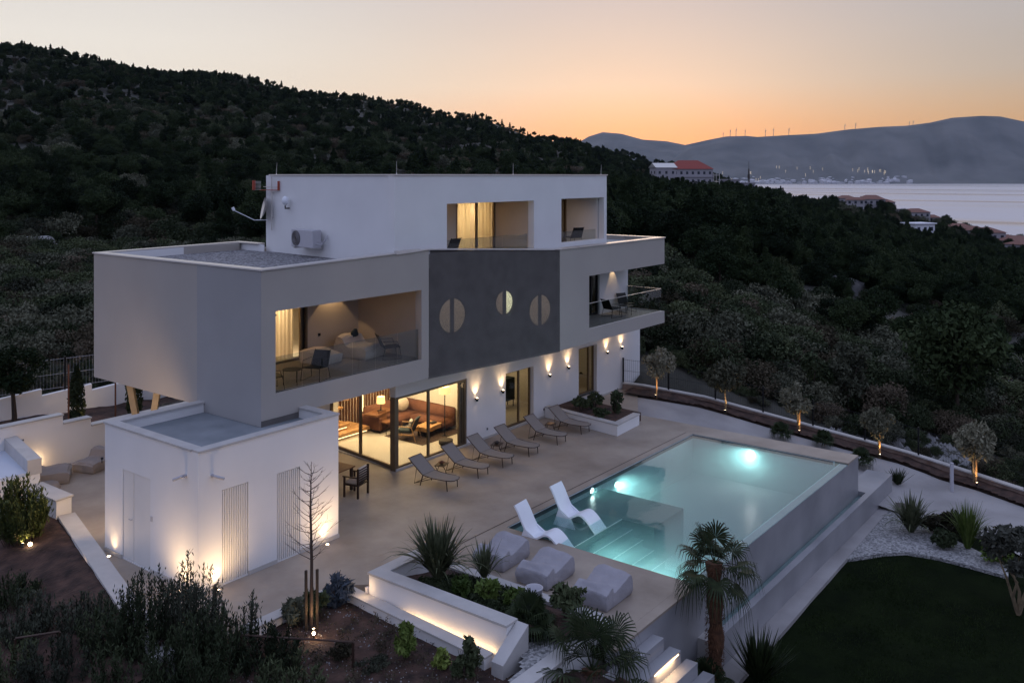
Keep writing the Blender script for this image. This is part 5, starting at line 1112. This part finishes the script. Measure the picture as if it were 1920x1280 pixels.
# grass tufts on the lawn
rg=random.Random(12); vs=[];fs=[]
for i in range(60000):
    x=rg.uniform(4,18.2); y=rg.uniform(-19,-10.35)
    if mnoise.noise(Vector((x*.7,y*.7,3)))<-.12 and rg.random()<.7: continue
    h=rg.uniform(.03,.075); a=rg.random()*6.28; d=Vector((math.cos(a),math.sin(a),0))*.012; p=Vector((x,y,-2.18)); o=len(vs); vs+=[p-d,p+d,p+Vector((rg.gauss(0,.02),rg.gauss(0,.02),h))]; fs.append((o,o+1,o+2))
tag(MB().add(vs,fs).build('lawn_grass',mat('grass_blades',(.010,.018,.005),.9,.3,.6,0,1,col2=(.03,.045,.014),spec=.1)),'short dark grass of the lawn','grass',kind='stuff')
vs=[];fs=[]
for i in range(2200):
    x=rg.uniform(-4,2.2); y=rg.uniform(-10,-2.6); s=rg.uniform(.006,.02); p=Vector((x,y,-.14-.16*max(0,-1.0-x)-.10*max(0,-7.5-y)+.06*mnoise.noise(Vector((x*1.1,y*1.1,1)))))
    o=len(vs); vs+=[p+Vector((-s,-s,-.01)),p+Vector((s,-s,-.01)),p+Vector((s,s,-.01)),p+Vector((-s,s,-.01)),p+Vector((0,0,s*1.3))]; fs+=[(o,o+1,o+4),(o+1,o+2,o+4),(o+2,o+3,o+4),(o+3,o,o+4)]
SV=vs;SF=fs; vs=[];fs=[]
for k in range(260):
    x=rg.uniform(-3,2.0); y=rg.uniform(-9,-2.8); z0=-.16-.16*max(0,-1.0-x)-.10*max(0,-7.5-y); hh=rg.uniform(.06,.28)
    for i in range(rg.randint(14,60)): leafquad(vs,fs,Vector((x+rg.gauss(0,.09),y+rg.gauss(0,.09),z0+rg.random()*hh)),.022,rg,3.2,.8)
tag(MB().add(vs,fs).build('weeds',LEAFB),'small dry weeds all over the red soil','weeds',kind='stuff'); vs=SV;fs=SF
tag(MB().add(vs,fs).build('soil_stones',ROCK),'small pale stones scattered on the red soil','stones',kind='stuff')
# ------------------------------------------------------------------ land and sea
def to_xy(t,D): L=t*D; return (CAMX+L*SA+D*CA, CAMY-L*CA+D*SA)
TK=[-1.1,-.57,-.35,-.19,-.05,.047,.11,.166,.225,.284,.34,.40,.47,.556,.75,1.1]
DK=[44,60,90,130,180,260,400,600,900,1300,2200]
VT={ # image row of the ground at each distance
-1.1:[690,590,500,400,300,190,80,-40,-60,-60,-60],
-.57:[700,600,515,430,360,275,185,97,120,160,220],
-.35:[690,590,500,440,380,300,225,160,150,190,240],
-.19:[680,580,490,440,395,330,265,215,190,220,260],
-.05:[680,570,480,440,405,350,300,255,228,250,280],
.047:[680,560,480,440,405,365,325,290,266,280,300],
.11:[690,560,490,445,410,378,345,315,292,300,320],
.166:[700,560,495,450,420,392,365,340,316,330,350],
.225:[720,590,510,462,425,400,378,358,342,352,375],
.284:[750,630,530,475,435,405,388,375,362,372,390],
.34:[770,660,550,495,455,425,400,388,372,395,420],
.40:[790,690,570,515,478,442,408,398,398,420,440],
.47:[820,710,600,545,505,468,432,425,425,440,450],
.556:[850,740,635,580,540,505,462,460,455,450,450],
.75:[900,780,660,600,560,520,490,480,470,460,455],
1.1:[900,780,660,600,560,520,490,480,470,460,455]}
TA=np.array(TK); DA=np.log(np.array(DK)); VA=np.array([VT[t] for t in TK],float)
ZA=CAMZ-(VA-329)*np.array(DK)[None,:]/FPX
ZA[TA>.27,8:]=np.minimum(ZA[TA>.27,8:],np.array([-50,-80,-80])); ZA=np.maximum(ZA,-80)
def hz(t,D):
    t=np.clip(t,-1.1,1.1); d=np.clip(np.log(np.maximum(D,1)),DA[0],DA[-1])
    i=np.clip(np.searchsorted(TA,t)-1,0,len(TA)-2); j=np.clip(np.searchsorted(DA,d)-1,0,len(DA)-2)
    a=(t-TA[i])/(TA[i+1]-TA[i]); b=(d-DA[j])/(DA[j+1]-DA[j]); a=a*a*(3-2*a)
    return (ZA[i,j]*(1-a)+ZA[i+1,j]*a)*(1-b)+(ZA[i,j+1]*(1-a)+ZA[i+1,j+1]*a)*b
def ground(t,D):
    z=float(hz(np.array([t]),np.array([D]))[0]); x,y=to_xy(t,D)
    z+=min(1,max(0,(D-44)/40))*(D*.010*mnoise.noise(Vector((x*.012,y*.012,3)))+1.0*mnoise.noise(Vector((x*.06,y*.06,1)))+.3*mnoise.noise(Vector((x*.25,y*.25,5))))
    return z
def plotmask(x,y):   # 1 inside the plot (kept low), 0 outside
    rx=float(np.interp(-y,[-20,-15,-2.6,2,5.2,11,14.4,20.5,40],[30,28,25.0,26.5,27.3,28.2,26.6,21,14]))
    inx=rx-x; iny=17.0-y if x<20 else 15.5-y
    return max(0,min(1,min(inx,iny)/1.2+.2))
vs=[];fs=[]; NT=170; Ds=[6,12,18,24,30,34,37,40,43,46]+[46*(2300/46)**(k/120) for k in range(1,121)]
for D in Ds:
    for i in range(NT+1):
        t=-1.12+2.24*i/NT; x,y=to_xy(t,D); z=ground(t,max(D,44))
        if D<80: k=plotmask(x,y); z=z*(1-k)+(-2.75)*k
        if D<26: z=min(z,-2.75)
        vs.append((x,y,z))
for j in range(len(Ds)-1):
    for i in range(NT): a=j*(NT+1)+i; fs.append((a,a+1,a+NT+2,a+NT+1))
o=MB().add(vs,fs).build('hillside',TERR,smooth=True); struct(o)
vs=[(CAMX+13000*math.cos(2*PI*i/96),CAMY+13000*math.sin(2*PI*i/96),-66) for i in range(96)]
o=MB().add(vs,[tuple(range(96))]).build('sea',SEA); struct(o)
m=MB(); q=[to_xy(-1.12,-60),to_xy(1.12,-60)]
vs=[(CAMX-300,CAMY-300,-3.2),(CAMX+60,CAMY-300,-3.2),(CAMX+40,CAMY+14,-3.2),(CAMX-300,CAMY+300,-3.2)]
o=MB().add(vs,[(0,1,2,3)]).build('lower_ground',TERR); struct(o)
# far mountains: two ranges, real distance
MTN=mat('mountain_rock',(.075,.076,.072),.95,.3,.0022,0,1,col2=(.155,.148,.138),detail=14)
def mountain(name,pts,D0,D1,zb,seed,rough=1):
    us=[p[0] for p in pts]; v_=[p[1] for p in pts]; n=240; m_=22; vs=[];fs=[]
    for j in range(m_+1):
        s=j/m_; 
        for i in range(n+1):
            u=us[0]+(us[-1]-us[0])*i/n; t=(u-960)/FPX; zt=CAMZ-(np.interp(u,us,v_)-329)*D1/FPX; D=D0+(D1-D0)*s
            x,y=to_xy(t,D); nz_=mnoise.fractal(Vector((x*.0006,y*.0006,seed)),1.,2.1,5)
            z=zb+(zt-zb)*(s**1.25)+(nz_*150*rough+80*mnoise.noise(Vector((u*.035+s*1.5,s*.8,seed))))*math.sin(PI*s)*(1 if j<m_ else 0)
            vs.append((x,y,z))
    for i in range(n+1):
        u=us[0]+(us[-1]-us[0])*i/n; t=(u-960)/FPX; x,y=to_xy(t,D1*1.25 if D1<10500 else D1*1.1); vs.append((x,y,-66))
    for j in range(m_+1):
        for i in range(n): a=j*(n+1)+i; fs.append((a,a+1,a+n+2,a+n+1))
    o=MB().add(vs,fs).build(name,MTN,smooth=True); struct(o); return o
mountain('mountain_range',[(900,300),(1000,290),(1080,270),(1104,256),(1130,248),(1165,251),(1205,262),(1250,265),(1285,272),(1330,262),(1362,256),(1400,255),(1440,259),(1480,262),(1600,270)],8600,11500,-72,3,.8)
mountain('coastal_mountain',[(1230,330),(1270,292),(1296,276),(1330,270),(1372,262),(1420,257),(1470,254),(1530,251),(1590,243),(1650,238),(1700,236),(1745,230),(1785,221),(1840,217.5),(1875,218.5),(1920,228),(1990,242),(2100,250),(2300,270),(2600,300)],8000,9900,-72,8,1)
# haze
hz_=MB(); bm=bmesh.new(); 
hz_.box((-13600,-13600,-84),(13600,13600,720)); ho=hz_.build('haze',mat('haze_tmp',(1,1,1)))
hm=bpy.data.materials.new('haze_air'); hm.use_nodes=True; ht=hm.node_tree; ht.nodes.clear(); pv=ht.nodes.new('ShaderNodeVolumePrincipled'); pv.inputs['Color'].default_value=(.62,.78,1,1); pv.inputs['Density'].default_value=1.6e-5; pv.inputs['Anisotropy'].default_value=.2
mo=ht.nodes.new('ShaderNodeOutputMaterial'); ht.links.new(pv.outputs[0],mo.inputs['Volume']); ho.data.materials[0]=hm; ho['kind']='stuff'; ho['label']='thin evening haze over the bay'; bm.free()
# ------------------------------------------------------------------ vegetation on the land
def gn_scatter(name,label,cat,pts,protos):
    """one stuff object: instances of real plant meshes on points; pts = (x,y,z,scale,rot,index)"""
    me=bpy.data.meshes.new(name); me.from_pydata([p[:3] for p in pts],[],[])
    for nm,k in (('sc',3),('rz',4),('ix',5)):
        a=me.attributes.new(nm,'FLOAT','POINT'); a.data.foreach_set('value',[float(p[k]) for p in pts])
    o=bpy.data.objects.new(name,me); C.objects.link(o); tag(o,label,cat,kind='stuff')
    g=bpy.data.node_groups.new(name,'GeometryNodeTree'); g.interface.new_socket('Geometry',in_out='INPUT',socket_type='NodeSocketGeometry'); g.interface.new_socket('Geometry',in_out='OUTPUT',socket_type='NodeSocketGeometry')
    n=g.nodes; L=g.links; gi=n.new('NodeGroupInput'); go=n.new('NodeGroupOutput'); jn=n.new('GeometryNodeJoinGeometry')
    def attr(nm):
        a=n.new('GeometryNodeInputNamedAttribute'); a.data_type='FLOAT'; a.inputs['Name'].default_value=nm; return [s for s in a.outputs if s.enabled and s.name=='Attribute'][0]
    rz=n.new('ShaderNodeCombineXYZ'); L.new(attr('rz'),rz.inputs[2]); sc=attr('sc'); ix=attr('ix')
    for k,pr in enumerate(protos):
        oi=n.new('GeometryNodeObjectInfo'); oi.inputs['Object'].default_value=pr; oi.transform_space='ORIGINAL'
        ip=n.new('GeometryNodeInstanceOnPoints'); cmpn=n.new('FunctionNodeCompare'); cmpn.data_type='FLOAT'; cmpn.operation='EQUAL'; L.new(ix,cmpn.inputs[0]); cmpn.inputs[1].default_value=float(k); cmpn.inputs['Epsilon'].default_value=.1
        L.new(gi.outputs[0],ip.inputs['Points']); L.new(cmpn.outputs[0],ip.inputs['Selection']); L.new(oi.outputs['Geometry'],ip.inputs['Instance']); L.new(rz.outputs[0],ip.inputs['Rotation']); L.new(sc,ip.inputs['Scale'])
        L.new(ip.outputs[0],jn.inputs[0])
    L.new(jn.outputs[0],go.inputs[0]); md=o.modifiers.new('scatter','NODES'); md.node_group=g; return o
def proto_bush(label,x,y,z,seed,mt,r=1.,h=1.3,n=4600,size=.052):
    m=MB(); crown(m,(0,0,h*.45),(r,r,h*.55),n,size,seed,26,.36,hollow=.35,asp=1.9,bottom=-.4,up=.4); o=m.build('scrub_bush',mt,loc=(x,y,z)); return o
def pine_proto(x,y,z,seed,conical):
    t=thing('pine_tree','','pine tree',(x,y,z),seed,'pines of the wood below the villa'); rg=random.Random(seed); m=MB(); m.tube([(0,0,-.5),(.1,0,3),(0,0,6)],[.2,.14,.05],6); m.build('trunk',BARK,t); m=MB(); vs=[];fs=[]
    if conical:
        for i in range(6000):
            u=rg.random(); a=rg.random()*6.28; lay=.75+.35*math.sin(u*26+math.sin(a*2)); r=(1.9*(1-u)**.75*lay+.15)*rg.random()**.4
            leafquad(vs,fs,Vector((r*math.cos(a),r*math.sin(a),1.6+u*6.2-.15*r)),.125,rg,2.2,.3)
        m.add(vs,fs)
    else: crown(m,(0,0,5.0),(2.5,2.5,2.3),6000,.125,seed,34,.30,hollow=.35,bottom=-.6,up=.4)
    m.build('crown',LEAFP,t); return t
protoB=[proto_bush('',*p) for p in ((33,3.2,-1,101,LEAFG),(34.5,-1.5,-1,102,LEAFD),(36,-6,-1.6,103,LEAFB),(38,1,-1,104,LEAFD))]
protoP=[]
rg=random.Random(99)
def okpt(x,y): return plotmask(x,y)<=0.0
things_b=[]; bush=[]; pines=[]; 
# bushes: near slopes both sides; pines: right wood and ridge
def dens(t,D):
    n_=mnoise.noise(Vector((t*14,math.log(D)*3,2))); return n_
N0=0
Dlo,Dhi=44,1000
for k in range(38000):
    # sample uniformly in log distance and view angle, thinned by area
    D=Dlo*(Dhi/Dlo)**(rg.random()**.85); t=rg.uniform(-.66,.66); x,y=to_xy(t,D)
    if D<75 and not (okpt(x,y) and okpt(x-2.4,y-2.4)): continue
    if t>.28 and D>560: continue
    z=ground(t,D)
    pn=.10
    if t>.10: pn=.95 if 100<D<430 else (.02 if D<92 else .6)
    elif D>420: pn=.5
    elif D>150: pn=.22
    c=mnoise.noise(Vector((x*.02,y*.02,9)))
    if pn<.5 and c>.25 and rg.random()<.7 : continue
    if D<100 and t>.1 and c+.6*mnoise.noise(Vector((x*.09,y*.09,4)))>.42: continue
    if D>=100 and t<.1 and mnoise.noise(Vector((x*.018,y*.05,14)))>.22: continue
    if .28<t<.60 and D<60 and c>.0: continue          # stony clearing right of the garden
    if rg.random()<pn+.25*c: pines.append((x,y,z-.2,rg.uniform(.65,1.15)*(1 if D>100 else .8)*(.45 if t>.36 and D>330 else .75 if t>.3 else 1),rg.random()*6.28,rg.randrange(3),D,t))
    else: bush.append((x,y,z-.1,rg.choice((.45,.6,.8,1.,1.3,1.9))*rg.uniform(.8,1.2)*(.75 if D<100 else 1)*(1+min(1.1,D/260)),rg.random()*6.28,rg.randrange(4),D,t))
for k in range(1400):
    D=rg.uniform(31,47); t=rg.choice((rg.uniform(-.62,-.22),rg.uniform(.14,.6))); x,y=to_xy(t,D)
    if not (okpt(x,y) and okpt(x-1.5,y-1.5)) or plotmask(x-.5,y-.5)>0 : continue
    if t>0 and rg.random()<.35: continue
    sc_=rg.choice((.25,.35,.5,.7))*rg.uniform(.8,1.2); bush.append((x,y,ground(t,max(D,44))-.05,sc_,rg.random()*6.28,rg.randrange(4),D,t))
print('bush',len(bush),'pines',len(pines))
bush.sort(key=lambda p:p[6]/p[3]); pines.sort(key=lambda p:p[6]/p[3])
# largest as things of their own
p0=bush[:4]
LBL=['grey green scrub bush on the wild slope outside the garden','dark green scrub bush on the wild slope outside the garden','brownish dry scrub bush on the wild slope outside the garden','dark rounded bush on the wild slope outside the garden']
for o,k in zip(protoB,range(4)):
    q=next(p for p in bush if p[5]==k); bush.remove(q); o.location=q[:3]; o.scale=(q[3],)*3; tag(o,LBL[k],'scrub bush','scrub bushes on the slope, kind %d'%(k+1))
    o['group']=['grey green scrub bushes','dark green scrub bushes','brownish scrub bushes','dark rounded scrub bushes'][k]
NB=276
for p in bush[:NB]:
    o=protoB[p[5]].copy(); C.objects.link(o); o.location=p[:3]; o.scale=(p[3],)*3; o.rotation_euler.z=p[4]
gn_scatter('scrub','scrub covering the hillsides beyond the nearer bushes','scrub',bush[NB:],protoB)
PLB=['conical dark pine in the wood beyond the garden','broad crowned pine in the wood beyond the garden','full round pine in the wood beyond the garden']
for k in range(3):
    q=next(p for p in pines if p[5]==k); pines.remove(q); t=pine_proto(q[0],q[1],q[2],201+k,k==0); t.scale=(q[3],)*3; t['label']=PLB[k]; t['group']=['conical pines','broad crowned pines','full round pines'][k]; protoP.append(t)
crowns=[[c for c in kids(t) if c.name.startswith('crown')][0] for t in protoP]
kidsP=[kids(t) for t in protoP]
NPN=200
for p in pines[:NPN]:
    s=protoP[p[5]]; r=s.copy(); C.objects.link(r); r.location=p[:3]; r.scale=(p[3],)*3; r.rotation_euler.z=p[4]
    for ch in kidsP[p[5]]: c=ch.copy(); C.objects.link(c); c.parent=r
gn_scatter('pine_wood','pine wood covering the far slopes and the ridge','wood',pines[NPN:],crowns)
# the single big pine at the right and a cypress-like one in the scrub
def G0(u,v,D): t=(u-960)/FPX; return to_xy(t,D)
x,y=to_xy((1797-960)/FPX,46); tree('big_pine',x,y,ground((1797-960)/FPX,46)-.3,'large solitary pine with a bare trunk at the right beyond the fence','pine tree',6.6,2.7,7500,.15,301,LEAFP,2.4,ncl=30,tr=.13)
x,y=to_xy((1590-960)/FPX,44.5); tree('garden_side_tree',x,y,ground((1590-960)/FPX,44.5),'grey green bushy tree just outside the fence behind the third olive tree','tree',3.4,1.25,3000,.10,302,LEAFG,.8)
x,y=to_xy((1530-960)/FPX,44.8); tree('garden_side_tree',x,y,ground((1530-960)/FPX,44.8),'darker bushy tree outside the fence left of the grey green one','tree',2.7,1.0,2200,.10,303,LEAFD,.7)
# rocks
def rock(u,D,r,label,seed):
    t=(u-960)/FPX; x,y=to_xy(t,D); m=MB(); m.blob((0,0,0),r,4,0,.55,seed); tag(m.build('rock',ROCK,loc=(x,y,ground(t,D)-.1*r[2]),rz=-.65),label,'rock')
rock(1440,102,(5.5,2.2,1.5),'long pale rock outcrop in the scrub below the dark wood',4); rock(1590,100,(2.6,1.8,1.7),'small pale rock right of the long outcrop',6)
rock(1340,58,(2.0,1.0,.9),'broken pale rock between the second and third olive trees',15); rock(1560,70,(2.6,1.2,1.0),'grey rock among the low scrub behind the third olive tree',16); rock(1240,80,(2.2,1.1,1.0),'grey rock in the scrub beside the right balcony',17)
rock(1300,62,(1.5,1.0,.8),'pale rock above the second olive tree',7); rock(1470,60,(2.3,.8,.6),'flat pale rock above the third olive tree',8); rock(1650,56,(5.0,1.1,.8),'long ledge of rock behind the fourth olive tree',9); rock(1830,58,(4.5,1.3,.8),'rock ledge at the right edge behind the big pine',10)
rock(60,110,(3.2,2.,1.2),'pale boulder on the left hillside',11); rock(110,86,(4.2,2.,1.2),'large pale boulder low on the left hillside',12); rock(130,64,(4.5,1.2,1.0),'long pale rock at the left above the fence',13); rock(290,88,(2.0,1.,.8),'small boulder left of the villa roof',14)
rg=random.Random(31); vs=[];fs=[]
for i in range(12000):
    t=rg.uniform(.16,.62); D=rg.uniform(40,62); x,y=to_xy(t,D)
    if not okpt(x,y): continue
    if mnoise.noise(Vector((x*.12,y*.3,7)))<-.05: continue
    s=rg.uniform(.04,.22)*rg.random()+.04; z=ground(t,max(D,44)); p=Vector((x,y,z)); o=len(vs); k=[Vector((rg.uniform(-1,1),rg.uniform(-1,1),0))*s for _ in range(3)]
    vs+=[p+Vector((s,0,-.02)),p+Vector((-s*.5,s,-.02)),p+Vector((-s*.6,-s,-.02)),p+Vector((0,0,s*.9))+k[0]*.3]; fs+=[(o,o+1,o+3),(o+1,o+2,o+3),(o+2,o,o+3)]
tag(MB().add(vs,fs).build('rubble',ROCK),'loose pale stones on the clearing beyond the fence','rubble',kind='stuff')
# ------------------------------------------------------------------ buildings in the distance
def house(name,label,u,D,w_,d_,h,rz,wallm=HOUSEW,roofm=ROOFO,hip=True,floors=2,zoff=0,group=None,rh=None,lit=0,z=None):
    t=(u-960)/FPX; x,y=to_xy(t,D); z=(ground(t,D) if z is None else z)+zoff; o=thing(name,label,'house',(x,y,z),rz,group)
    m=MB(); m.box((-w_/2,-d_/2,-3),(w_/2,d_/2,h)); m.build('wall',wallm,o)
    rh=rh or w_*.16
    m=MB(); e=.5; a=w_/2+e;b=d_/2+e; r=min(a,b)*(.85 if hip else 0)
    if roofm is None: m.box((-a,-b,h+.01),(a,b,h+.35)); roofm=wallm
    elif w_>=d_: m.add([(-a,-b,h+.01),(a,-b,h+.01),(a,b,h+.01),(-a,b,h+.01),(-a+r,0,h+rh),(a-r,0,h+rh)],[(0,1,5,4),(1,2,5),(2,3,4,5),(3,0,4),(3,2,1,0)])
    else: m.add([(-a,-b,h+.01),(a,-b,h+.01),(a,b,h+.01),(-a,b,h+.01),(0,-b+r,h+rh),(0,b-r,h+rh)],[(0,1,4),(1,2,5,4),(2,3,5),(3,0,4,5),(3,2,1,0)])
    m.build('roof',roofm,o)
    nw=max(2,int(w_/2.6)); 
    for f in range(floors):
        zc=h/floors*f+h/floors*.35
        for i in range(nw):
            xx=-w_/2+w_*(i+.5)/nw; m=MB(); m.box((xx-.55,-d_/2-.06,zc),(xx+.55,-d_/2-.001,zc+1.3)); m.build('window',GWIN if rs.random()<lit else WINDK,o)
        for i in range(max(1,int(d_/3))):
            yy=-d_/2+d_*(i+.5)/max(1,int(d_/3)); m=MB(); m.box((-w_/2-.06,yy-.5,zc),(-w_/2-.001,yy+.5,zc+1.3)); m.build('window',WINDK,o)
    return o
hr=R(-50)
o=house('hotel_building','large white building with a red roof and glazed upper floor on the wooded ridge',1290,430,20,12,15,hr+.15,HOUSEW,ROOFR,True,4,-1,rh=4.2)
m=MB(); m.box((-10.3,-6.5,11.2),(10.3,-6.1,11.6)); m.box((-10.3,-6.5,7.4),(10.3,-6.1,7.8)); m.build('balcony_band',HOUSEW,o)
m=MB(); 
for i in range(5): m.box((10.4,-6,i*3.),(13.5,-2,i*3.+.25))
for a,b in ((10.4,-6),(13.3,-6),(13.3,-2.2),(10.4,-2.2)): m.box((a,b,-3),(a+.2,b+.2,13))
m.build('stair_tower',METCOP,o)
house('villa_house','pale building with a slanting white roof left of the red roofed building',1243,425,10,8,9,hr+.2,HOUSEW,METCOP,False,2,3,rh=2.2)
house('pale_block','low pale house with lit walls right of the red roofed building',1360,520,14,9,6,hr,HOUSEW,None,False,2,1,lit=.3)
house('pale_block','second low pale house right of the red roofed building, by the antenna tower',1392,540,12,9,6.5,hr+.2,HOUSEW,None,False,2,1,lit=.3)
VH=[(1585,470,9,'houses'),(1612,480,10,''),(1633,455,13,''),(1655,460,10,''),(1690,480,8,''),(1715,470,12,''),(1745,480,9,''),(1762,500,9,''),(1796,330,10,''),(1822,325,9,''),(1846,330,11,''),(1878,335,12,''),(1905,322,11,''),(1915,290,8,''),(1603,430,8,'')]
wds=['first','second','third','fourth','fifth','sixth','seventh','eighth','ninth','tenth','eleventh','twelfth','thirteenth','fourteenth','fifteenth']
rk=sorted(range(len(VH)),key=lambda i:VH[i][0])
for i,(u,D,w_,_) in enumerate(VH):
    n_=wds[rk.index(i)]
    house('village_house','%s house from the left in the village by the sea, with a %s roof'%(n_,'pale' if i in(4,) else 'terracotta'),u,D,w_,w_*.75,rs.uniform(5,7),hr+rs.uniform(-.5,.5),HOUSEW,None if i==4 else ROOFO,True,2,1.0 if D>400 else -.5,group='village houses by the sea',lit=.06)
house('modern_house','white flat roofed modern house among the pines',1722,300,8,6,7,hr+.3,mat('bright_plaster',(.7,.7,.74),.8),None,False,2,-1)
# trees standing among the village houses
rg=random.Random(77)
for i in range(30):
    u=rg.choice([rg.gauss(1660,18),rg.gauss(1590,12),rg.uniform(1560,1920),rg.gauss(1840,25)]); D=rg.uniform(430,455) if u<1780 else rg.uniform(300,318); t=(u-960)/FPX; x,y=to_xy(t,D); s=protoP[1+i%2]; r=s.copy(); C.objects.link(r); r.location=(x,y,ground(t,D)-.5); r.scale=(rg.uniform(.75,1.25),)*3; r.rotation_euler.z=rg.random()*6
    r['label']='round dark pine standing among the village houses by the sea'; r['group']='pines among the village houses'
    for ch in kidsP[1+i%2]: c=ch.copy(); C.objects.link(c); c.parent=r
# antenna tower
t_=(1404-960)/FPX; x,y=to_xy(t_,620); z=ground(t_,620); m=MB()
for a,b in ((-.8,-.8),(.8,-.8),(.8,.8),(-.8,.8)): m.tube([(a,b,-2),(a*.25,b*.25,22)],.14,4)
for k in range(11):
    s0=1-.75*k/11; s1=1-.75*(k+1)/11; z0_=2*k; m.tube([(-.8*s0,-.8*s0,z0_),(.8*s1,-.8*s1,z0_+2)],.07,3); m.tube([(.8*s0,-.8*s0,z0_),(.8*s1,.8*s1,z0_+2)],.07,3)
m.box((-.6,-.6,15),(.6,.6,18)); m.tube([(0,0,20),(0,0,27)],.12,4)
tag(m.build('antenna_tower',CLAY,loc=(x,y,z)),'lattice antenna tower rising beside the ridge trees','tower')
for u,D,h,l in ((1468,600,11,'slim cypress against the sea, left one'),(1483,620,9,'slim cypress against the sea, right one'),(1614,470,10,'slim dark cypress between the village houses'),(1768,500,9,'slim cypress at the right end of the village row')):
    t=(u-960)/FPX; x,y=to_xy(t,D); tt=thing('tall_cypress',l,'cypress',(x,y,ground(t,D)),0); vs=[];fs=[]; rg=random.Random(u)
    for i in range(700):
        q=rg.random(); a=rg.random()*6.28; r=.1*h*math.sin(PI*min(1,.12+q*.88))**.8*rg.random()**.4; leafquad(vs,fs,Vector((r*math.cos(a),r*math.sin(a),q*h)),.4,rg,2,1)
    MB().add(vs,fs).build('foliage',LEAFD,tt); MB().tube([(0,0,-1),(0,0,h*.6)],.15,5).build('trunk',BARK,tt)
# wind turbines on the ridge
def turbine(u,v,D,hpx,i):
    t=(u-960)/FPX; x,y=to_xy(t,D); z=CAMZ-(v-329)*D/FPX-12; h=.8*hpx*D/FPX; o=thing('wind_turbine','%s wind turbine from the left on the mountain ridge'%(wds+['sixteenth'])[i],'wind turbine',(x,y,z),YAW+R(90),'wind turbines on the ridge')
    MB().tube([(0,0,0),(0,0,h+12)],[3.2,1.8],8).build('tower',HOUSEW,o); m=MB(); m.box((-5,-2,h+11),(4,2,h+14)); m.build('nacelle',HOUSEW,o); m=MB()
    for k in range(3):
        a=i*.9+2*PI*k/3; m.tube([(-5,0,h+12),(-5,h*.62*math.sin(a),h+12+h*.62*math.cos(a))],[2.2,.5],4)
    m.build('rotor',HOUSEW,o)
for i,(u,v,hp) in enumerate(((1356,256,7),(1369,255,12),(1380,254,13),(1397,255,12),(1435,255,12),(1450,254,14),(1479,252,12),(1584,242,9),(1604,240,9),(1705,234,6),(1712,233,6))): turbine(u,v,9850,hp,i)
# town across the bay: countable far houses as copies
rg=random.Random(55); hb=None
for i in range(170):
    u=rg.choice([rg.gauss(1440,60),rg.uniform(1330,1700),rg.gauss(1600,50)]); D=rg.uniform(7850,8350)
    if u<1300: continue
    t=(u-960)/FPX; x,y=to_xy(t,D); s=max(0,(D-8000)/1900); z=-68+ (s**1.25)*500*.9
    if D<8010: z=-66
    w_=rg.uniform(18,60); h=rg.uniform(9,26)
    if hb is None:
        m=MB(); m.box((-.5,-.35,-1),(.5,.35,1)); m.add([(-.55,-.4,1),(.55,-.4,1),(.55,.4,1),(-.55,.4,1),(0,0,1.25)],[(0,1,4),(1,2,4),(2,3,4),(3,0,4),(3,2,1,0)]); hb=m.build('far_house',mat('far_house_wall',(.62,.60,.62),.9,.1,1)); tag(hb,'tiny pale building of the town across the bay','house','buildings of the town across the bay'); o=hb
    else: o=hb.copy(); C.objects.link(o)
    o.location=(x,y,z); o.scale=(w_,w_,h); o.rotation_euler.z=rg.random()*3
lm=None
for i in range(30):
    u=[rg.gauss(1500,20),rg.uniform(1590,1665),rg.uniform(1350,1450),rg.uniform(1590,1665)][i%4]; D=7800+rg.uniform(0,120); t=(u-960)/FPX; x,y=to_xy(t,D); z=CAMZ-((rg.gauss(319,3) if i%4 in (1,3) else rg.gauss(318,5) if i%4==0 else rg.uniform(322,338))-329)*D/FPX
    if lm is None: m=MB(); m.tube([(0,0,-20),(0,0,0)],.5,4); m.blob((0,0,1.5),(1.8,1.8,1.8),1); lm=m.build('street_lamp',GFAR); tag(lm,'lit street lamp in the town across the bay','street lamp','street lamps across the bay'); o=lm
    else: o=lm.copy(); C.objects.link(o)
    o.location=(x,y,z)
